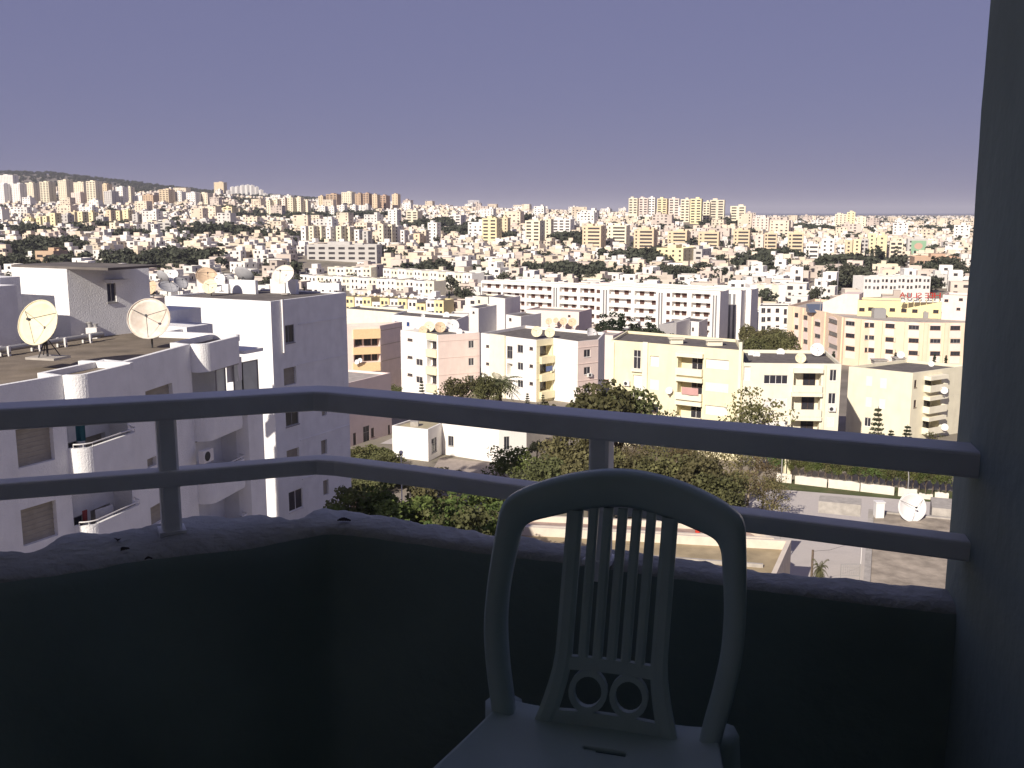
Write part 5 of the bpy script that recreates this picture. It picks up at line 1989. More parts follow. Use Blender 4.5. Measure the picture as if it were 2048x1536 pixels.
TREES = {}
def tree_template(key):
    """unit templates (metres): crown mesh, trunk mesh, height, half width"""
    if key in TREES:
        return TREES[key]
    kind, var = key
    rng = np.random.default_rng(abs(hash((kind, var))) % 1000 if False else sum(ord(c) for c in kind) * 7 + var)
    if kind == 'broad':
        cl = crown_clumps(rng, 46, 2.6, 2.6, 1.9, 4.2, .55, .95, 'dome')
        t = (cloud_mesh('crown', leaf_cloud(rng, cl, 95, .26), 'leaf_olive'), trunk_mesh(rng, 2.8, .22, cl), 6.0, 3.0)
    elif kind == 'green':
        cl = crown_clumps(rng, 42, 2.3, 2.3, 1.7, 3.0, .5, .85, 'dome')
        t = (cloud_mesh('crown', leaf_cloud(rng, cl, 120, .20), 'leaf_green'), trunk_mesh(rng, 1.8, .16, cl), 4.8, 2.6)
    elif kind == 'brown':
        cl = crown_clumps(rng, 44, 2.2, 2.2, 2.9, 5.0, .45, .85)
        t = (cloud_mesh('crown', leaf_cloud(rng, cl, 70, .24, .35), 'leaf_brown'), trunk_mesh(rng, 4.2, .16, cl, 12, mat('bark_pale', (.26, .21, .15), .95, .3, 6)), 8.4, 2.6)
    elif kind == 'feather':
        cl = crown_clumps(rng, 50, 1.9, 1.9, 3.2, 5.0, .4, .75)
        t = (cloud_mesh('crown', leaf_cloud(rng, cl, 75, .26, .6), 'leaf_olive'), trunk_mesh(rng, 4.5, .15, cl, 10), 8.6, 2.3)
    elif kind == 'cypress':
        cl = crown_clumps(rng, 46, .85, .85, 3.6, 4.0, .30, .55, 'cone')
        t = (cloud_mesh('crown', leaf_cloud(rng, cl, 150, .24), 'leaf_cypress'), trunk_mesh(rng, 1.5, .12, cl, 2), 8.0, .9)
    elif kind == 'araucaria':
        cl = []
        for lvl in range(9):
            z = 1.6 + lvl * .75
            rr_ = 1.7 * (1 - lvl / 10.5)
            for a in range(6):
                w = a * math.pi / 3 + lvl * .5
                for f in (.45, .85):
                    cl.append((rr_ * f * math.cos(w), rr_ * f * math.sin(w), z + .12 * f, .22 + .12 * (1 - f)))
        t = (cloud_mesh('crown', leaf_cloud(rng, cl, 260, .16), 'leaf_dark'), trunk_mesh(rng, 7.6, .13, [(0, 0, 8, .2)], 1), 8.6, 1.7)
    elif kind == 'pine':
        cl = crown_clumps(rng, 40, 3.4, 3.4, 1.8, 5.6, .6, 1.1, 'dome')
        t = (cloud_mesh('crown', leaf_cloud(rng, cl, 75, .34), 'leaf_dark'), trunk_mesh(rng, 4.4, .25, cl), 7.8, 3.9)
    elif kind == 'tall':
        cl = crown_clumps(rng, 95, 2.9, 2.9, 3.6, 8.3, .38, .72)
        t = (cloud_mesh('crown', leaf_cloud(rng, cl, 150, .21), 'leaf_olive' if var == 1 else 'leaf_green'), trunk_mesh(rng, 6.5, .2, cl, 9), 12.2, 3.2)
    elif kind == 'shrub':
        cl = crown_clumps(rng, 26, 1.25, 1.25, .8, .8, .32, .55, 'dome')
        t = (cloud_mesh('crown', leaf_cloud(rng, cl, 260, .15), 'leaf_green'), trunk_mesh(rng, .6, .06, cl, 5), 2.0, 1.4)
    elif kind == 'scrub':
        cl = crown_clumps(rng, 26, 1.3, 1.3, .9, .9, .32, .55, 'dome')
        t = (cloud_mesh('crown', leaf_cloud(rng, cl, 240, .16), 'leaf_olive'), trunk_mesh(rng, .6, .06, cl, 5), 2.2, 1.4)
    elif kind == 'palm':
        V = []
        for a in range(30):
            w = a * 2.4
            lift = .95 - 1.5 * (a / 30)
            L = 2.6
            d = np.array([math.cos(w), math.sin(w), 0])
            prev = None
            for k in range(11):
                s = k / 10
                p = d * (L * s * (.85 + .1 * math.cos(a))) + np.array([0, 0, L * (lift * s - .55 * s * s)])
                if prev is not None:
                    side = np.array([-d[1], d[0], 0]) * (.50 * math.sin(math.pi * min(1, s * .9 + .1)))
                    for sg in (-1, 1):
                        V += [prev, prev + side * sg + (p - prev) * .9 + np.array([0, 0, -.16]), p + side * sg * .85 + (p - prev) * .7 + np.array([0, 0, -.17]), prev + (p - prev) * .45]
                prev = p
        V = np.array(V) + np.array([0, 0, 5.0])
        mb = MB()
        for k in range(8):
            mb.bar((0, 0, k * .63), (0, 0, k * .63 + .66), .24 - .008 * k, .20 - .008 * k, 8)
        t = (cloud_mesh('crown', V, 'leaf_palm'), pmesh('trunk', mb.v, mb.f, 'bark'), 6.6, 2.4)
    elif kind == 'far_round':
        cl = crown_clumps(rng, 16, 2.6, 2.6, 2.0, 3.6, .7, 1.3)
        t = (cloud_mesh('crown', leaf_cloud(rng, cl, 22, .75), 'leaf_far'), trunk_mesh(rng, 2.2, .2, cl, 3), 6.2, 3.0)
    elif kind == 'far_cypress':
        cl = crown_clumps(rng, 16, 1.0, 1.0, 3.8, 4.2, .4, .75, 'cone')
        t = (cloud_mesh('crown', leaf_cloud(rng, cl, 45, .55), 'leaf_cypress'), trunk_mesh(rng, 1.4, .14, cl, 1), 8.2, 1.0)
    TREES[key] = t
    return t

def plant_tree(name, label, cat, x, y, z, height, kind, var=0, wide=1.0, rz=0.0, group=None):
    cm, tm, H, hw = tree_template((kind, var))
    s = height / H
    r = thing(name, label, cat, (x, y, z), rz, group)
    r.scale = (s * wide, s * wide, s)
    link('crown', cm, r)
    link('trunk', tm, r)
    return r

def tree_px(name, label, px, top, Y, kind, var=0, wide=1.0, cat='tree', group=None, sink=0.0):
    x, y, zt = at_depth(px, top, Y)
    z = terrain(x, y) - sink
    return plant_tree(name, label, cat, x, y, z, zt - z, kind, var, wide, (px * .37) % 6.28, group)

for a in (
 ('palm_tree', 'date palm with spreading fronds before the yellow end of the zigzag block', 1000, 742, 150, 'palm', 0, 1.5),
 ('garden_tree', 'bushy tree before the pink wall of the corner block', 918, 755, 146, 'broad', 2, 1.0),
 ('palm_tree', 'low palm between the two larger palms', 963, 757, 147, 'palm', 0, 1.4),
 ('garden_tree', 'rounded tree left of the date palm', 975, 752, 143, 'broad', 0, .7),
 ('conifer', 'thin dark conifer before the white corner wall', 843, 757, 152, 'araucaria', 0, .8),
 ('garden_tree', 'bushy tree below the orange balconies', 745, 764, 160, 'broad', 1, 1.4),
 ('garden_tree', 'low tree at the foot of the shaded beige flank', 782, 772, 158, 'broad', 0, 1.2),
 ('garden_tree', 'wispy tree at the edge of the tall white block', 704, 752, 150, 'feather', 0, .9),
 ('conifer', 'small conifer before the white zigzag wall', 1055, 783, 148, 'araucaria', 0, .9),
 ('conifer', 'small conifer below the yellow zigzag balconies', 1086, 786, 147, 'araucaria', 0, .9),
 ('round_tree', 'broad round tree hiding the left end of the cream block', 1186, 774, 108, 'broad', 0, 1.15),
 ('round_tree', 'second round crown right of the broad tree', 1246, 782, 110, 'broad', 1, .95),
 ('garden_tree', 'thin leafy tree before the middle balconies of the cream block', 1345, 815, 108, 'feather', 1, 1.1),
 ('feathery_tree', 'tall feathery eucalyptus between the two cream blocks', 1522, 756, 112, 'feather', 0, 1.25),
 ('feathery_tree', 'shorter feathery tree beside the tall eucalyptus', 1490, 792, 111, 'feather', 1, 1.15),
 ('conifer', 'tall tiered conifer before the pale corner block', 1757, 808, 120, 'araucaria', 0, .95),
 ('conifer', 'tiered conifer near the dark pillar', 1816, 846, 118, 'araucaria', 0, 1.2),
 ('conifer', 'low conifer between the two tiered ones', 1783, 856, 119, 'araucaria', 0, 1.2),
 ('garden_tree', 'bare-topped bush by the dark pillar', 1868, 862, 117, 'feather', 1, 1.5),
 ('round_tree', 'bright green round tree right of the low white house', 1022, 893, 104, 'green', 0, 1.15),
 ('garden_tree', 'brown-green tree above the green round one', 1105, 868, 112, 'brown', 0, 1.0),
 ('garden_tree', 'olive tree behind the middle railing post', 1140, 868, 100, 'broad', 0, .9),
 ('garden_tree', 'dry brown tree right of the middle railing post', 1262, 862, 108, 'brown', 1, .95),
 ('garden_tree', 'tall dry tree with pale limbs behind the chair back', 1310, 866, 102, 'brown', 0, .95),
 ('garden_tree', 'tall dry tree second from the chair back', 1360, 868, 99, 'brown', 1, .9),
 ('garden_tree', 'tall dry tree third from the chair back', 1408, 876, 97, 'brown', 0, .95),
 ('garden_tree', 'tall dry tree fourth from the chair back', 1456, 880, 98, 'brown', 1, 1.0),
 ('garden_tree', 'tall dry tree nearest the white boundary wall', 1500, 886, 100, 'brown', 0, 1.05),
 ('garden_tree', 'low brown tree at the edge of the yard', 1545, 945, 92, 'brown', 1, 1.2),
 ('garden_tree', 'olive tree below the dry row', 1440, 955, 88, 'broad', 1, 1.1),
 ('garden_tree', 'dark tree in the gap behind the chair shoulder', 1380, 950, 90, 'pine', 1, .8),
 ('garden_tree', 'round olive tree between the post and the dry row', 1215, 900, 98, 'broad', 1, .8),
 ('garden_tree', 'small dark tree by the flank of the low white house', 1075, 880, 116, 'pine', 0, .7),
 ('garden_tree', 'leafy olive tree behind the right side of the chair back', 1335, 905, 94, 'broad', 2, 1.0),
 ('garden_tree', 'leafy tree below the dry row, beside the chair shoulder', 1415, 918, 91, 'broad', 0, 1.0),
 ('garden_tree', 'brown leafy tree low before the yard', 1480, 930, 90, 'brown', 0, 1.2),
 ('garden_tree', 'wide olive tree left of the chair top', 1085, 915, 96, 'broad', 2, 1.0),
 ('garden_tree', 'wide olive tree behind the chair top', 1180, 925, 92, 'broad', 0, 1.0),
 ('garden_tree', 'leafy tree behind the chair arch centre', 1265, 915, 96, 'broad', 1, 1.0),
 ('garden_tree', 'sparse brown tree just right of the post', 1240, 885, 104, 'brown', 0, 1.1),
 ('garden_tree', 'brown tree at the corner of the yard', 1528, 905, 97, 'brown', 1, 1.1),
): tree_px(*a)
# the garden shrubs in the sun below the middle rail
for i, (px, top, Y) in enumerate(((772, 964, 60), (838, 958, 62), (902, 968, 62), (962, 972, 63), (718, 975, 62), (800, 996, 57), (868, 1002, 58), (925, 1014, 57), (745, 985, 60))):
    x, y, zt = at_depth(px, top, Y)
    lb = ('leafy sunlit tree in the back row below the middle rail, %s from the left' % ORD[i]) if i < 4 else 'leafy tree nearest the tall white block in the garden' if i == 4 else ('leafy sunlit tree close below the ledge, %s from the left' % ORD[i - 5]) if i < 8 else 'leafy tree at the left edge of the sunlit garden'
    plant_tree('garden_tree', lb, 'tree', x, y, 0, zt + .4, 'tall', i % 3, 1.0 + .12 * (i % 3), i * 1.3, 'sunlit garden trees')
for i, (px, top) in enumerate(((1035, 960), (1060, 955), (1085, 945), (1110, 965), (1140, 955), (1170, 960), (1200, 965), (1240, 960), (1275, 965), (1310, 960))):
    Y = 30 / ((top + 36 - 425) * .000513 + .004)
    x, y, zt = at_depth(px, top, Y)
    plant_tree('garden_shrub', 'leafy shrub behind the chair arch, %s from the left' % ORD[i], 'shrub', x, y, 0, max(zt, 1.8), 'shrub' if i % 3 else 'scrub', i % 3, 1.15 + .3 * ((i * 7) % 5) / 5, i * 1.3, 'shrubs behind the chair')
# shaded hedge plants by the white block
for i, (px, top) in enumerate(sorted(((705, 888), (730, 884), (755, 890), (778, 898), (712, 912), (745, 914), (780, 918), (715, 950), (745, 952), (770, 935), (815, 925), (850, 930), (880, 932), (915, 936), (805, 935)))):
    Y = 30 / ((top + 30 - 425) * .000513 + .004)
    x, y, zt = at_depth(px, top, Y)
    plant_tree('hedge_plant', 'dark shrub in the shade right of the tall white block, %s from the left' % ORD[i], 'shrub', x, y, 0, max(zt, 1.5), 'scrub', i % 3, 1.3, i * 2.1, 'shaded shrubs by the white block')
# hedge behind the boundary wall on the right
for i in range(26):
    px = 1558 + i * 13.5
    top = 906 + (i * 37 % 11) + i * .9
    Y = 112 - i * .33
    x, y, zt = at_depth(px, top, Y)
    plant_tree('hedge_plant', 'dark hedge bush behind the white boundary wall, %s from the left' % ORD[i], 'shrub', x, y, 0, max(zt, 2.2), 'broad' if i % 2 else 'green', i % 3, .75, i * 1.9, 'hedge behind the boundary wall')
# dark clump before the long white block, and trees left of the hotel
for i, (px, top, Y, k) in enumerate(((1197, 640, 235, 'cypress'), (1207, 626, 238, 'cypress'), (1216, 634, 236, 'cypress'), (1226, 622, 240, 'cypress'), (1243, 618, 238, 'cypress'), (1263, 633, 242, 'cypress'), (1275, 640, 240, 'cypress'), (1297, 630, 244, 'cypress'), (1308, 642, 240, 'cypress'))):
    tree_px('cypress', 'dark cypress before the long white block, %s from the left' % ORD[i], px, top, Y, k, i % 2, 1.25, 'tree', 'cypresses before the long block')
for i, (px, top, Y) in enumerate(((1215, 650, 226), (1245, 655, 225), (1275, 652, 228), (1305, 656, 226), (1335, 662, 224), (1195, 656, 222), (1260, 662, 216), (1295, 664, 216))):
    tree_px('pine_tree', 'dark pine below the cypresses, %s from the left' % ORD[i], px, top, Y, 'pine', i % 2, 1.0, 'tree', 'pines below the cypresses')
for i, (px, top, Y) in enumerate(((1500, 652, 262), (1518, 662, 240), (1538, 658, 250), (1556, 660, 240), (1570, 664, 236), (1545, 672, 225), (1515, 676, 222))):
    tree_px('olive_tree', 'grey-green tree left of the hotel, %s from the left' % ORD[i], px, top, Y, 'broad', i % 2, .9, 'tree', 'trees left of the hotel')
# small plants on the roofs
for px, py, lb in ((160, 588, 'potted green plant left on the shaded penthouse terrace'), (207, 596, 'low potted plant right on the shaded penthouse terrace')):
    x, y, z = at_depth(px, py, 55.5)
    plant_tree('roof_plant', lb, 'plant', x, y, ROOF - .26, max(1.0, z - ROOF + .26), 'scrub', 1, .6)
# little cypresses along the hotel foot
for i, px in enumerate((1668, 1792, 1870, 1893)):
    tree_px('cypress', 'little dark cypress at the hotel foot, %s from the left' % ORD[i], px, 698 + i * 3, 222, 'cypress', 0, .9, 'tree', 'little cypresses at the hotel')

# ------------------------------------------------------------------ low house, walls, yard and roofs just below
mat('yard', (.50, .46, .43), .95, .08, .5, .2, 6, stain=.35, stain_col=(.30, .26, .235))
mat('road', (.17, .16, .155), .95, .12, .7, stain=.3, stain_col=(.10, .095, .09))
mat('verge', (.07, .085, .03), .95, .35, .6, stain=.6, stain_col=(.16, .11, .07))
mat('terrace_tile', (.34, .29, .25), .95, .12, 1.5)
def sheet(name, poly, z, m):
    mb = MB()
    mb.face([(x, y, z) for x, y in poly])
    o = mb.build(name, m)
    return tag(o, None, None, None, 'structure')
sheet('yard', [(20, 52), (80, 52), (80, 97.5), (47, 100.2), (28.5, 106.5), (20, 92)], .05, 'yard')
sheet('road', [(18, 92), (28.5, 106.6), (80, 88), (80, 78), (40, 90)], .054, 'yard')
sheet('verge', [(28.0, 106.5), (47, 100.3), (80, 90), (80, 95), (47, 105.5), (29, 111)], .058, 'verge')
sheet('garden_path', [on_level(700, 985, 0), on_level(762, 990, 0), on_level(740, 1015, 0), on_level(690, 1040, 0)], .05, mat('path_red', (.28, .15, .13), .9, .1, 2))
sheet('terrace', [on_level(865, 940, 0), on_level(985, 955, 0), on_level(1005, 930, 0), on_level(880, 915, 0)], .05, 'terrace_tile')
sheet('lane', [on_level(760, 888, 0), on_level(795, 872, 0), on_level(800, 890, 0)], .05, 'yard')

def build_low_house():
    zt = 4.0
    a, b, c, d, e_ = (Vector(p) for p in pts(zt, (784, 851), (856, 859), (884, 846), (998, 862), (1053, 859)))
    f = c + (d - c)
    q = [tuple(p) for p in (a, b, c + Vector((-.01, 0)), c + Vector((-.5, 5)), a + Vector((3.5, 6.5)))]
    rt = block('low_house', 'one-storey white house, its grey left part with a flat yellowish roof', 'house', q, -.5, zt, 'white_wall', mat('roof_sand', (.42, .37, .24), .95, .2, 1.0, stain=.4, stain_col=(.2, .17, .12)), .25,
               {1: [(*px_rect(tuple(b), tuple(c), 863, 876, 873, 905), 'grey')]})
    occupy(tuple(a), tuple(c), 6)
    x, y = on_level(829, 848, zt)
    mb = MB(); mb.box(x - .5, x + .5, y - .4, y + .4, zt - .25, zt + .35); mb.build('roof_vent', 'concrete', rt)
    q = [tuple(p) for p in (c, d, e_ + Vector((.0, .0)), e_ + Vector((2.5, 5)), c + Vector((4, 7)))]
    rt = block('low_house', 'one-storey white house with a sunlit wall beside the green tree', 'house', q, -.5, zt + .15, 'white_wall', 'roof_pale', .25,
               {0: [(*px_rect(tuple(c), tuple(d), 896, 872, 907, 892), 'grey')], 1: [(*px_rect(tuple(d), tuple(e_), 1008, 873, 1019, 900), 'grey')]})
    for px, lb in ((897, 'left'), (975, 'right')):
        x, y = on_level(px, 846 + (px - 897) * .11, zt)
        mb = MB(); mb.box(-.6, .6, -.4, .4, 0, .5); mb.box(-.7, .7, -.5, .5, .5, .58)
        o = mb.build('roof_box', 'frame_white'); o.location = (x + .5, y + 1.5, zt - .1)
        tag(o, 'small white box on the roof of the sunlit low house, the %s one' % lb, 'roof box')
    # shaded villa behind, left
    a, b = Vector(on_level(698, 894, 0)), Vector(on_level(784, 866, 0))
    q = [tuple(p) for p in (a, b, b - BX * 9, a - BX * 9)]
    block('shaded_villa', 'shaded villa wall with a dark doorway beyond the tall white block', 'house', q, -2, 8.4, 'pink_white', 'roof_pale', .3,
          {0: [(*px_rect(q[0], q[1], 726, 852, 739, 886), 'grey'), (*px_rect(q[0], q[1], 742, 856, 748, 874), 'brown'), (*px_rect(q[0], q[1], 706, 866, 712, 890), 'brown'), (*px_rect(q[0], q[1], 776, 850, 780, 868), 'brown')]})
    occupy(tuple(a), tuple(b), 8)
build_low_house()

def build_boundary_wall():
    zt = 1.0
    a, b = Vector(on_level(1553, 947, zt)), Vector(on_level(1905, 987, zt))
    e = (b - a).normalized()
    rt = thing('boundary_wall', 'low broken white wall along the hedge beyond the yard', 'wall', (a.x, a.y, 0))
    for x0, x1, h in ((1553, 1583, 1.05), (1590, 1654, 1.0), (1657, 1720, 1.0), (1722, 1790, .95), (1798, 1836, .98), (1840, 1868, .6), (1872, 1900, .95)):
        u0, u1 = on_wall(tuple(a), tuple(b), x0, 960)[0], on_wall(tuple(a), tuple(b), x1, 960)[0]
        mb = MB()
        n = 8
        rr = random.Random(x0)
        hs = [h + rr.uniform(-.07, .06) for _ in range(n + 1)]
        for k in range(n):
            p, q = a + e * (u0 + (u1 - u0) * k / n), a + e * (u0 + (u1 - u0) * (k + 1) / n)
            o = Vector((-e.y, e.x)) * .2
            mb.face([(p.x, p.y, 0), (q.x, q.y, 0), (q.x, q.y, hs[k + 1]), (p.x, p.y, hs[k])])
            mb.face([(q.x + o.x, q.y + o.y, 0), (p.x + o.x, p.y + o.y, 0), (p.x + o.x, p.y + o.y, hs[k]), (q.x + o.x, q.y + o.y, hs[k + 1])])
            mb.face([(p.x, p.y, hs[k]), (q.x, q.y, hs[k + 1]), (q.x + o.x, q.y + o.y, hs[k + 1]), (p.x + o.x, p.y + o.y, hs[k])])
            if k in (0, n - 1):
                w = p if k == 0 else q
                hh = hs[0] if k == 0 else hs[n]
                mb.face([(w.x, w.y, 0), (w.x, w.y, hh), (w.x + o.x, w.y + o.y, hh), (w.x + o.x, w.y + o.y, 0)])
        mb.build('wall_panel', mat('wall_limewash', (.74, .68, .58), .95, .08, 2, stain=.5, stain_col=(.36, .28, .2)), rt)
    # pillar of a gate behind, and its pole
    x, y, z = at_depth(1573, 950, 111.5)
    mb = MB(); mb.box(-.35, .35, -.3, .3, 0, 2.6); mb.box(-.45, .45, -.4, .4, 2.6, 2.75)
    o = mb.build('gate_pillar', 'cream'); o.location = (x, y, 0)
    tag(o, 'cream gate pillar behind the left end of the white boundary wall', 'pillar')
    x, y, z = at_depth(1563, 950, 109)
    mb = MB(); mb.bar((0, 0, 0), (0, 0, 6.0), .07, .05, 8); mb.box(-.5, .5, -.03, .03, 5.6, 5.68)
    o = mb.build('utility_pole', 'metal_grey'); o.location = (x, y, 0)
    tag(o, 'thin grey pole at the left end of the boundary wall', 'pole')
build_boundary_wall()

def street_lamp(label, px, base_y, h, bend):
    x, y = on_level(px, base_y, 0)
    t = thing('street_lamp', label, 'street lamp', (x, y, 0))
    p = [(0, 0, 0), (0, 0, h * .6), (bend * .12, 0, h * .78), (bend * .45, 0, h * .93), (bend, 0, h)]
    mb = MB(); mb.tube(p, .055, 8); mb.build('pole', 'metal_grey', t, local=True)
    mb = MB(); mb.bar((bend, 0, h), (bend * 1.5, 0, h + .05), .10, .07, 8); mb.build('lamp_head', 'frame_white', t, local=True)
street_lamp('curved grey street lamp standing on the verge beyond the yard', 1815, 992, 3.5, -.7)
x, y, z = at_depth(802, 905, 84)
t = thing('globe_lamp', 'white garden lamp post with a round globe before the low house', 'garden lamp', (x, y, 0))
mb = MB(); mb.bar((0, 0, 0), (0, 0, z - .15), .06, .045, 8); mb.build('pole', 'frame_white', t, local=True)
mb = MB(); mb.bar((0, 0, z - .22), (0, 0, z - .14), .12, .12, 10); mb.build('collar', 'metal_dark', t, local=True)
mb = MB()
for k in range(6):
    a0, a1 = math.pi * k / 6, math.pi * (k + 1) / 6
    mb.bar((0, 0, z - .19 * math.cos(a0)), (0, 0, z - .19 * math.cos(a1)), max(.19 * math.sin(a0), .004), max(.19 * math.sin(a1), .004), 12, cap=False)
mb.build('globe', 'dish_white', t, smooth=True, local=True)
x, y, z = at_depth(529, 995, 58)
t = thing('dark_lamp', 'dark ball-topped garden lamp against the sunlit white strip', 'garden lamp', (x, y, 0))
mb = MB(); mb.bar((0, 0, 0), (0, 0, z), .035, .025, 8); mb.build('pole', 'metal_dark', t, local=True)
mb = MB()
for k in range(6):
    a0, a1 = math.pi * k / 6, math.pi * (k + 1) / 6
    mb.bar((0, 0, z - .10 * math.cos(a0)), (0, 0, z - .10 * math.cos(a1)), max(.10 * math.sin(a0), .004), max(.10 * math.sin(a1), .004), 12, cap=False)
mb.build('globe', 'metal_dark', t, smooth=True, local=True)

mat('roof_ochre', (.36, .29, .18), .95, .2, .8, stain=.4, stain_col=(.24, .18, .11))
mat('coping', (.66, .58, .48), .9, .08, 1.5)
def build_low_roofs():
    zt = 5.0
    # front building: long parapet roof below the ledge
    a, b, c, d = (Vector(p) for p in pts(zt, (1005, 1049), (1583, 1080), (1545, 1165), (950, 1110)))
    q = [tuple(p) for p in (d, c, b, a)]
    rt = block('flat_roof_building', 'low building with an ochre parapet roof right below the ledge', 'building', q, 0, zt, 'coping', 'roof_ochre', .7, None, None, None, .35)
    occupy(q[0], q[1], 8)
    mb = MB()
    m0, m1 = (a + d) / 2 + (b - a) * .02, (b + c) / 2 - (b - a) * .06
    local_box(mb, tuple(m0), tuple(m1), 0, (m1 - m0).length, 0, .25, zt - .7, zt - .42)
    mb.build('roof_ridge', 'concrete', rt)
    # second roof behind it
    p = [Vector(v) for v in pts(zt - .2, (938, 1056), (1012, 1026), (1478, 1050), (1490, 1072))]
    a2, b2 = p[0], p[1]
    q2 = [tuple(v) for v in (Vector(on_level(948, 1066, zt)), a + Vector((-.2, .25)), b + Vector((-1.2, .6)), Vector(on_level(1500, 1048, zt)), Vector(on_level(1012, 1026, zt)))]
    rt = block('flat_roof_building', 'second low flat roof behind the ochre one, with a white edge', 'building', q2, 0, zt - .05, 'coping', mat('roof_rose', (.36, .27, .23), .95, .2, .9, stain=.4, stain_col=(.24, .18, .15)), .5, None, None, None, .3)
    x, y = on_level(1395, 1052, zt)
    for k, (dx, lb) in enumerate(((0, 'left'), (1.0, 'right'))):
        mb = MB(); mb.box(-.16, .16, -.14, .14, 0, .75); mb.box(-.2, .2, -.18, .18, .75, .82)
        o = mb.build('red_canister', mat('red_paint', (.50, .05, .03), .5)); o.location = (x + dx, y, zt - .55)
        tag(o, 'small red box on the low roof, seen through the chair back, the %s one' % lb, 'box')
    x, y = on_level(1540, 1062, zt - 1.5)
    t = thing('white_awning', 'white folded awning frame beside the ochre roof', 'awning', (x, y, 0))
    mb = MB(); mb.face([(-1.2, -.3, 3.6), (.6, -.6, 3.6), (.9, 0, 5.0), (-.3, .3, 5.0)]); mb.face([(.6, -.6, 3.6), (1.1, .3, 3.6), (.9, 0, 5.0)]); mb.face([(-1.2, -.3, 3.6), (-.3, .3, 5.0), (-.4, .8, 3.6)]); mb.build('canvas', 'cloth_white', t, local=True)
    mb = MB(); mb.bar((.9, 0, 0), (.9, 0, 5), .05, .05, 6); mb.build('post', 'metal_grey', t, local=True)
    # the weathered concrete roof at the right
    zr = 5.0
    a, b = Vector(on_level(1726, 1172, zr)), Vector(on_level(1737, 1018, zr))
    e = (b - a).normalized()
    r = Vector((e.y, -e.x))
    q = [tuple(v) for v in (a - e * 8, a - e * 8 + r * 26, b + r * 26, b)]
    rt = block('weathered_roof_building', 'building with a bare stained concrete roof at the edge of the yard', 'building', q, 0, zr, 'concrete', 'old_concrete', .12, None, None, None, .45)
    mb = MB(); local_box(mb, tuple(a), tuple(b), (b - a).length - 2.2, (b - a).length - .2, .6, 4.0, zr - .12, zr + .9); mb.build('roof_hut', 'concrete', rt)
    q = [tuple(v) for v in (b + r * 5 + e * .2, b + r * 26 + e * .2, b + r * 26 + e * 3.6, b + r * 5 + e * 3.6)]
    mb = MB(); mb.prism(q, 0, zr + .6); mb.build('rear_annex', 'concrete', rt)
    dish_px('big white satellite dish with three struts on the weathered roof', 1820, 1014, 60, zr, 80, .12, 'dish_white', 14)
    x, y = on_level(1757, 1032, zr)
    mb = MB(); mb.box(-.35, .35, -.3, .3, 0, 1.3); mb.box(-.4, .4, -.35, .35, 1.3, 1.38)
    o = mb.build('water_heater', 'frame_white'); o.location = (x, y, zr - .1)
    tag(o, 'white water heater box on the weathered roof left of the dish', 'heater')
    # things in the yard
    x, y, z = at_depth(1626, 1100, 72)
    t = thing('utility_pole', 'wooden pole with a wire in the yard before the ochre roof', 'pole', (x, y, 0))
    mb = MB(); mb.bar((0, 0, 0), (0, 0, z), .11, .09, 8); mb.build('pole', 'bark', t, local=True)
    mb = MB(); mb.tube([(0, 0, z - .1), (1.8, 1.6, z - .55), (3.6, 3.2, z - .7), (5.4, 4.8, z - .6)], .012, 4); mb.build('wire', 'metal_dark', t, local=True)
    x, y, z = at_depth(1640, 1128, 71)
    plant_tree('palm_tree', 'small spiky palm beside the yard pole', 'tree', x, y, 0, z + .8, 'palm', 0, .35)
    x, y, z = at_depth(1702, 1128, 70)
    t = thing('metal_gate', 'grey metal lattice gate at the yard edge beside the weathered roof', 'gate', (x, y, 0))
    w, h = 1.4, z
    mb = MB()
    for xx in (-w / 2, w / 2):
        mb.box(xx - .03, xx + .03, -.03, .03, 0, h)
    mb.box(-w / 2 + .03, w / 2 - .03, -.03, .03, h - .06, h); mb.box(-w / 2 + .03, w / 2 - .03, -.03, .03, h - .95, h - .89)
    mb.build('frame', 'metal_grey', t, local=True)
    for k in range(1, 9):
        mb = MB(); mb.bar((-w / 2 + w * k / 9, 0, h - .9), (-w / 2 + w * k / 9, 0, h - .05), .012, .012, 4); mb.build('bar', 'metal_grey', t, local=True)
    for k in range(1, 4):
        mb = MB(); mb.bar((-w / 2, .02, h - .9 + .22 * k), (w / 2, .02, h - .9 + .22 * k), .012, .012, 4); mb.build('bar', 'metal_grey', t, local=True)
    x, y, z = at_depth(1715, 1083, 73.5)
    mb = MB(); mb.box(-.42, .42, -.05, .05, -.2, .2); mb.bar((.38, .06, -z), (.38, .06, .2), .03, .03, 6)
    o = mb.build('white_signboard', 'dish_white'); o.location = (x, y, z)
    tag(o, 'blank white signboard on a post beside the weathered roof', 'sign')
build_low_roofs()

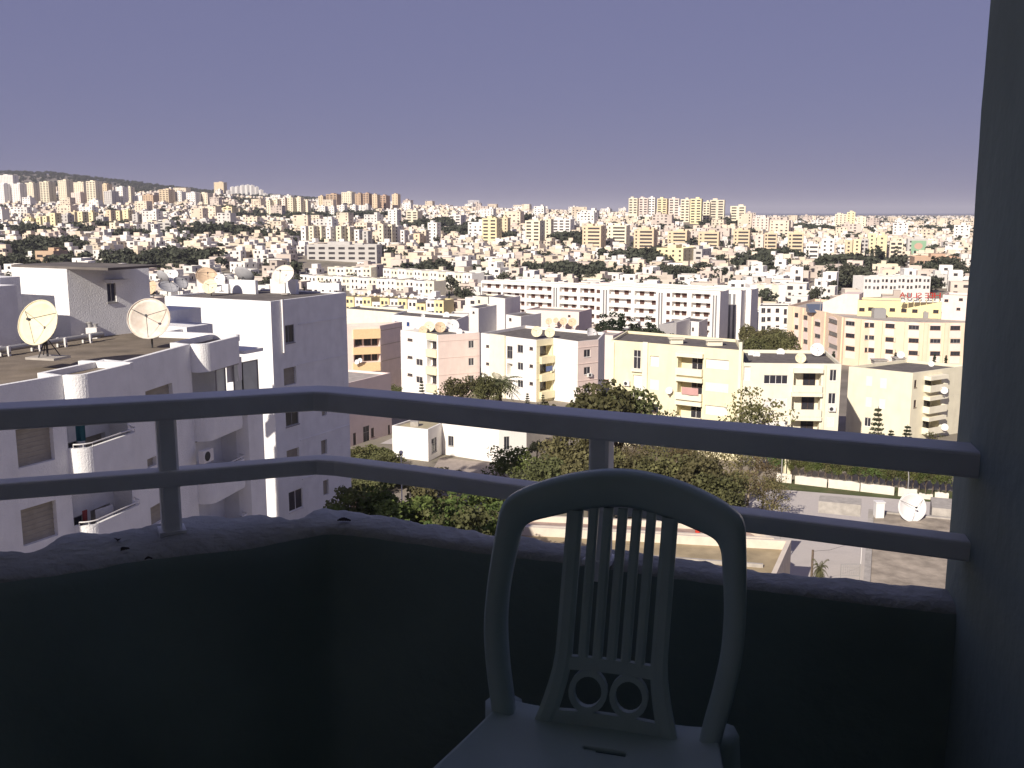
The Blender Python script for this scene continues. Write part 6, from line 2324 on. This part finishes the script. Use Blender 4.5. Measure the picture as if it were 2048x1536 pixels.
# ------------------------------------------------------------------ the sea of houses
for nm, col in (('house_white', (.76, .73, .68)), ('house_cream', (.70, .61, .47)), ('house_rose', (.60, .52, .45))):
    mat(nm, col, .9, .22, .045, rnd=.10)
def house_template(seed):
    rr = random.Random(seed)
    w, d = rr.uniform(9, 14), rr.uniform(8, 11)
    st = rr.choice([2, 2, 2, 3])
    H = st * 3.05
    wall, pane = MB(), MB()
    def body(x0, x1, y0, y1, z0, z1, front=True):
        poly = [(x0, y0), (x1, y0), (x1, y1), (x0, y1)]
        for k in range(4):
            A, B = poly[k], poly[(k + 1) % 4]
            L = math.hypot(B[0] - A[0], B[1] - A[1])
            ops = []
            if front:
                f = 0
                while z0 + (f + 1) * 3.05 <= z1 + .1 or f == 0:
                    z = max(z0, 0) + f * 3.05 + .9
                    n = max(1, int(L / 3.6)) if k in (0, 1) else 1
                    for i in range(n):
                        if rr.random() < .8:
                            c = L * (i + .5) / n
                            hw = rr.choice([.5, .65, .9, 1.3 if k == 0 else .6])
                            hw = min(hw, L / n / 2 - .2)
                            ops.append((c - hw, c + hw, z - (.8 if rr.random() < .2 else 0), z + 1.35))
                    f += 1
                    if f > 3:
                        break
            facade(wall, A, B, z0, z1 + .5, [o for o in ops if o[3] < z1], .3)
            for o in ops:
                if o[3] < z1:
                    local_box(pane, A, B, o[0], o[1], .26, .3, o[2], o[3])
        inn = offset_poly(poly, .2)
        for k in range(4):
            a, b, c, e = poly[k], poly[(k + 1) % 4], inn[k], inn[(k + 1) % 4]
            wall.face([(*a, z1 + .5), (*b, z1 + .5), (*e, z1 + .5), (*c, z1 + .5)])
            wall.face([(*c, z1 + .5), (*e, z1 + .5), (*e, z1), (*c, z1)])
        wall.face([(*p, z1) for p in inn], 1)
    if st == 3 or rr.random() < .45:
        body(-w / 2, w / 2, -d / 2, d / 2, -4, H - 3.05)
        s = rr.uniform(.45, .7)
        if rr.random() < .5:
            body(-w / 2 + .02, -w / 2 + w * s, -d / 2 + rr.choice([.02, 1.8]), d / 2 - .02, H - 3.04, H)
        else:
            body(w / 2 - w * s, w / 2 - .02, -d / 2 + rr.choice([.02, 1.8]), d / 2 - .02, H - 3.04, H)
    else:
        body(-w / 2, w / 2, -d / 2, d / 2, -4, H)
        x = rr.uniform(-w / 4, w / 4)
        wall.box(x - 1.4, x + 1.4, d / 2 - 4, d / 2 - .6, H, H + 2.3)
    col = rr.choice(['house_white', 'house_white', 'house_white', 'house_cream', 'house_rose'])
    me = pmesh('villa', wall.v, wall.f, [col, rr.choice(['roof_dark', 'roof_pale', 'roof_felt'])])
    me.polygons.foreach_set('material_index', wall.m)
    return me, pmesh('window', pane.v, pane.f, 'far_glass'), max(w, d) / 2
H_T = [house_template(100 + k) for k in range(18)]

class Mass:                       # many simple boxes gathered in one mesh
    def __init__(s):
        s.V, s.F, s.M, s.n = [], [], [], 0
    def add(s, V, F, M):
        s.V.append(V); s.F.append(F + s.n); s.M.append(M); s.n += len(V)
    def build(s, name, mats):
        V, F, M = np.concatenate(s.V), np.concatenate(s.F), np.concatenate(s.M)
        me = bpy.data.meshes.new(name)
        me.vertices.add(len(V)); me.vertices.foreach_set('co', V.astype(np.float32).ravel())
        n = len(F)
        me.loops.add(n * 4); me.loops.foreach_set('vertex_index', F.astype(np.int32).ravel())
        me.polygons.add(n); me.polygons.foreach_set('loop_start', np.arange(0, n * 4, 4, dtype=np.int32))
        for m in mats:
            me.materials.append(MATS[m])
        me.polygons.foreach_set('material_index', M.astype(np.int32))
        me.polygons.foreach_set('use_smooth', np.zeros(n, dtype=bool))
        me.update(calc_edges=True)
        return link(name, me)

BOXF = np.array([(0, 3, 2, 1), (4, 5, 6, 7), (0, 1, 5, 4), (1, 2, 6, 5), (2, 3, 7, 6), (3, 0, 4, 7)])
def boxv(x0, x1, y0, y1, z0, z1):
    return np.array([(x0, y0, z0), (x1, y0, z0), (x1, y1, z0), (x0, y1, z0), (x0, y0, z1), (x1, y0, z1), (x1, y1, z1), (x0, y1, z1)], float)
def far_house_parts(rr, big=False):
    """boxes of one simple far house: (vertices, wall material index)"""
    w, d = rr.uniform(6.5, 11), rr.uniform(6, 9)
    st = rr.choice([1, 1, 2, 2, 2]) if not big else rr.choice([4, 5, 6])
    if big:
        w, d = rr.uniform(12, 26), rr.uniform(9, 12)
    H = st * 3.05
    c = rr.choice([0, 0, 1, 1, 2])
    out = [(boxv(-w / 2, w / 2, -d / 2, d / 2, -6, H), c), (boxv(-w / 2 + .3, w / 2 - .3, -d / 2 + .3, d / 2 - .3, H, H + .06), 3)]
    if rr.random() < .7:
        x = rr.uniform(-w / 4, w / 4)
        s = rr.uniform(1.3, 3.0)
        out.append((boxv(x - s, x + s, -d * .1, d * .4, H + .06, H + 2.5), c))
    for f in range(st):
        n = max(2, int(w / 4))
        for i in range(n):
            if rr.random() < .75:
                cx = -w / 2 + w * (i + .5) / n
                hw = rr.choice([.5, .7, 1.2])
                out.append((boxv(cx - hw, cx + hw, -d / 2 - .05, -d / 2 + .1, f * 3.05 + .9, f * 3.05 + 2.3), 4))
        if rr.random() < .6:
            out.append((boxv(w / 2 - .1, w / 2 + .05, -.7, .7, f * 3.05 + .9, f * 3.05 + 2.3), 4))
    return out
FAR_T = [far_house_parts(random.Random(500 + k)) for k in range(30)]
FAR_B = [far_house_parts(random.Random(700 + k), True) for k in range(12)]
def add_far(mass, parts, x, y, z, a, sc=1.0):
    ca, sa = math.cos(a), math.sin(a)
    for V, m in parts:
        q = V.copy()
        q[:, 0], q[:, 1] = V[:, 0] * ca - V[:, 1] * sa, V[:, 0] * sa + V[:, 1] * ca
        q = q * sc + np.array([x, y, z])
        mass.add(q, BOXF, np.full(6, m))

# occupancy grid
CELL = 30.0
grid = {}
def occ_add(x, y, r):
    grid.setdefault((int(x // CELL), int(y // CELL)), []).append((x, y, r))
def occ_free(x, y, r):
    i, j = int(x // CELL), int(y // CELL)
    k = 2
    for a in range(i - k, i + k + 1):
        for b in range(j - k, j + k + 1):
            for ox, oy, orr in grid.get((a, b), ()):
                if (ox - x) ** 2 + (oy - y) ** 2 < (orr + r) ** 2:
                    return False
    return True
for o in OCC:
    occ_add(*o)
hotel_c = at_depth(1800, 640, 250)
for k in range(8):
    occ_add(76 + 8 * k, 248 - k * 1.0, 22)
for k in range(12):
    occ_add(-30 + 6 * k, 182 - k * 1.3, 14)

rr = random.Random(42)
# ------------------------------------------------------------------ trees of the town
tree_sites, woods = [], []
def wood(px, py, n, spread_px, kind, hmin, hmax):
    x0, y0 = ground_hit(px, py, 0, 300)
    s = spread_px * y0 / FOCAL
    for k in range(n):
        x = x0 + rr.gauss(0, .5) * s
        y = y0 + rr.gauss(0, .5) * s * 1.1
        if occ_free(x, y, 1.0):
            tree_sites.append((x, y, kind if rr.random() < .8 else 'far_round', rr.uniform(hmin, hmax)))
            woods.append((x, y))
for w in ((400, 476, 70, 90, 'far_cypress', 9, 15), (205, 462, 30, 40, 'far_round', 8, 12), (100, 505, 40, 90, 'far_round', 7, 11), (30, 505, 30, 70, 'far_round', 7, 11), (90, 535, 40, 90, 'far_round', 7, 11),
          (340, 530, 60, 80, 'far_round', 7, 11), (290, 478, 20, 50, 'far_round', 7, 10), (470, 425, 40, 70, 'far_round', 8, 12), (500, 405, 40, 70, 'far_round', 6, 10), (560, 440, 40, 110, 'far_round', 8, 12),
          (660, 436, 50, 120, 'far_round', 8, 12), (745, 440, 50, 70, 'far_round', 9, 14), (890, 462, 70, 60, 'far_round', 9, 15), (925, 478, 60, 50, 'far_round', 9, 14), (1030, 452, 70, 36, 'far_cypress', 9, 16), (1145, 492, 45, 34, 'far_round', 10, 15),
          (1290, 532, 60, 50, 'far_round', 9, 14), (1130, 560, 50, 70, 'far_round', 7, 11), (1210, 560, 40, 60, 'far_cypress', 6, 11), (1345, 560, 40, 60, 'far_round', 6, 10), (1350, 428, 25, 60, 'far_round', 7, 11), (1170, 424, 60, 140, 'far_cypress', 7, 12), (1520, 446, 40, 60, 'far_round', 8, 12),
          (1430, 452, 30, 80, 'far_round', 8, 12), (1600, 452, 70, 90, 'far_cypress', 9, 14), (1640, 468, 50, 70, 'far_round', 9, 13), (1800, 454, 90, 120, 'far_round', 8, 13), (1880, 468, 50, 80, 'far_cypress', 8, 13), (1550, 525, 35, 40, 'far_round', 8, 12), (1690, 545, 45, 40, 'far_round', 8, 13), (1700, 575, 40, 34, 'far_round', 8, 12),
          (1770, 530, 30, 40, 'far_cypress', 9, 14), (1830, 540, 30, 50, 'far_round', 7, 11), (1890, 560, 30, 40, 'far_cypress', 9, 14), (1505, 540, 30, 40, 'far_round', 7, 11), (730, 515, 25, 120, 'far_round', 6, 9), (870, 545, 20, 60, 'far_round', 5, 8), (985, 480, 30, 40, 'far_round', 8, 12), (60, 470, 40, 120, 'far_round', 7, 11), (560, 478, 50, 110, 'far_cypress', 7, 12)):
    wood(*w)
for x, y in woods:
    occ_add(x, y, 2.4)
sites = []
gy = 205.0
while gy < 2350:
    far = gy > 900
    step = 15.5 + (gy - 200) * .006 if gy < 620 else 10.5 + (gy - 600) * .004
    half = gy * .60
    gx = -half + rr.uniform(0, 10)
    while gx < half:
        x, y = gx + rr.uniform(-3, 3), gy + rr.uniform(-4, 4)
        u = x / y
        gx += rr.uniform(13, 20) + (gy - 200) * .006 if gy < 620 else rr.uniform(9, 14.5) + (gy - 600) * .004
        if y < 330 and not (-.17 < u < .125 or u > .24):
            continue
        if y < 260 and u > .1:
            continue
        dens = .88 if y < 700 else .80 if y < 1300 else .66
        if rr.random() > dens:
            continue
        sites.append((x, y))
    gy += step
placed, mass = [], Mass()
vis = []
for x, y in sites:
    r = 6.0 if y < 620 else 4.6
    if occ_free(x, y, r):
        occ_add(x, y, r * .75)
        placed.append((x, y))
placed.sort(key=lambda p: p[1])
n_ind = 0
def villa_label(x, y):
    px = 1024 + FOCAL * x / y
    if y < 330:
        return ('flat-roofed white house crowded between the zigzag block and the long balcony block', 'houses before the long balcony block') if px < 1250 else ('flat-roofed pale house tucked behind the hotel', 'houses behind the hotel')
    if px < 600:
        return ('small flat-roofed villa among the trees beyond the dish-covered roofs', 'villas beyond the dish roofs')
    if px < 960:
        return ('small pale house in the dense quarter above the terraced rows', 'houses above the terraced rows')
    if px < 1480:
        return ('small white house in the quarter just above the long balcony block', 'houses above the long balcony block')
    return ('small white house on the slope above the hotel', 'houses on the slope above the hotel')
AWAY = -.36
for x, y in placed:
    z = terrain(x, y)
    a = AWAY + rr.choice([0, 0, 0, .25, -.2]) + rr.uniform(-.08, .08)
    u = abs(x / y)
    if n_ind < 295 and u < .53:
        me, pm, _ = H_T[n_ind * 7 % len(H_T)] if n_ind % 3 else H_T[rr.randrange(len(H_T))]
        o = link('villa', me, None, (x, y, z), a)
        lb, g = villa_label(x, y)
        tag(o, lb, 'house', g)
        tag(link('window', pm, o), kind='stuff')
        n_ind += 1
    else:
        if y > 950 and rr.random() < .02:
            add_far(mass, rr.choice(FAR_B), x, y, z, a)
        else:
            add_far(mass, rr.choice(FAR_T), x, y, z, a, 1.0 if y < 1600 else 1.15)
# the plain at the far right
for k in range(1500):
    y = 2300 + 4200 * rr.random() ** 1.3
    u = rr.uniform(.08, .56)
    x = u * y
    add_far(mass, rr.choice(FAR_T), x, y, terrain(x, y), AWAY + rr.uniform(-.3, .3), 1.3)
for k in range(500):
    y = 2000 + 700 * rr.random()
    u = rr.uniform(-.2, .08)
    x = u * y
    add_far(mass, rr.choice(FAR_T), x, y, terrain(x, y), AWAY + rr.uniform(-.3, .3), 1.2)
o = mass.build('distant_houses', ['house_white', 'house_cream', 'house_rose', 'roof_pale', 'far_glass'])
tag(o, 'countless small pale houses covering the far slopes and plain', 'houses', None, 'stuff')

# ------------------------------------------------------------------ trees between the houses
for k in range(4200):
    y = 360 + 1750 * rr.random() ** .8
    u = rr.uniform(-.55, .55)
    tree_sites.append((u * y, y, 'far_cypress' if rr.random() < .35 else 'far_round', rr.uniform(5, 10)))
for k in range(2600):                                # scrub wood on the far hills
    y = rr.uniform(2300, 3700)
    u = rr.uniform(-.58, -.1)
    if terrain(u * y, y) > 45:
        tree_sites.append((u * y, y, 'far_round', rr.uniform(8, 13)))
for k in range(900):
    y = rr.uniform(2000, 5200)
    u = rr.uniform(.05, .56)
    tree_sites.append((u * y, y, 'far_round', rr.uniform(8, 14)))
NW = len(woods)
tree_sites = tree_sites[:NW] + [t for t in tree_sites[NW:] if t[1] > 330 and (t[1] > 2200 or occ_free(t[0], t[1], 1.0))]
tree_sites.sort(key=lambda t: t[1])
def low_crown(kind, seed):
    rng = np.random.default_rng(seed)
    if kind == 'far_round':
        return leaf_cloud(rng, crown_clumps(rng, 9, 2.5, 2.5, 2.0, 3.4, .9, 1.6), 11, 1.3) / 6.2
    return leaf_cloud(rng, crown_clumps(rng, 9, .9, .9, 3.8, 4.2, .5, .8, 'cone'), 18, .9) / 8.2
LOW = {k: [low_crown(k, 30 + i) for i in range(5)] for k in ('far_round', 'far_cypress')}
allV = []
cnt = 0
for x, y, kind, h in tree_sites:
    z = terrain(x, y) - .3
    if cnt < 295 and abs(x / y) < .52:
        px = 1024 + FOCAL * x / y
        where = 'beyond the dish-covered roofs' if px < 620 else 'among the houses above the terraced rows' if px < 960 else 'among the houses above the long balcony block' if px < 1480 else 'among the houses above the hotel'
        kd = 'cypress' if kind == 'far_cypress' else 'leafy tree'
        plant_tree('cypress' if kind == 'far_cypress' else 'street_tree', 'distant dark %s %s' % (kd, where), 'tree', x, y, z, h, kind, cnt % 4, 1.0 + .4 * ((cnt * 7) % 5) / 5, cnt * 1.7, 'distant %s %s' % (kd, where))
        cnt += 1
    else:
        V = LOW[kind][rr.randrange(5)]
        a = rr.uniform(0, 6.28)
        ca, sa = math.cos(a), math.sin(a)
        w = h * rr.uniform(1.0, 1.5)
        q = np.stack([(V[:, 0] * ca - V[:, 1] * sa) * w + x, (V[:, 0] * sa + V[:, 1] * ca) * w + y, V[:, 2] * h + z], 1)
        allV.append(q)
o = link('distant_trees', cloud_mesh('distant_trees', np.concatenate(allV), 'leaf_far'))
tag(o, 'dark green trees scattered through the distant town and hills', 'trees', None, 'stuff')

# ------------------------------------------------------------------ thin haze over the whole town
hm = bpy.data.materials.new('haze')
hm.use_nodes = True
hm.node_tree.nodes.clear()
pv = hm.node_tree.nodes.new('ShaderNodeVolumePrincipled')
pv.inputs['Color'].default_value = (.80, .80, .92, 1)
pv.inputs['Density'].default_value = HAZE
pv.inputs['Anisotropy'].default_value = .0
ho = hm.node_tree.nodes.new('ShaderNodeOutputMaterial')
hm.node_tree.links.new(pv.outputs[0], ho.inputs['Volume'])
mb = MB()
mb.box(-66000, 66000, -400, 30000, -20, 195)
hz = mb.build('haze', hm)
tag(hz, 'thin pale haze lying over the whole town', None, None, 'stuff')
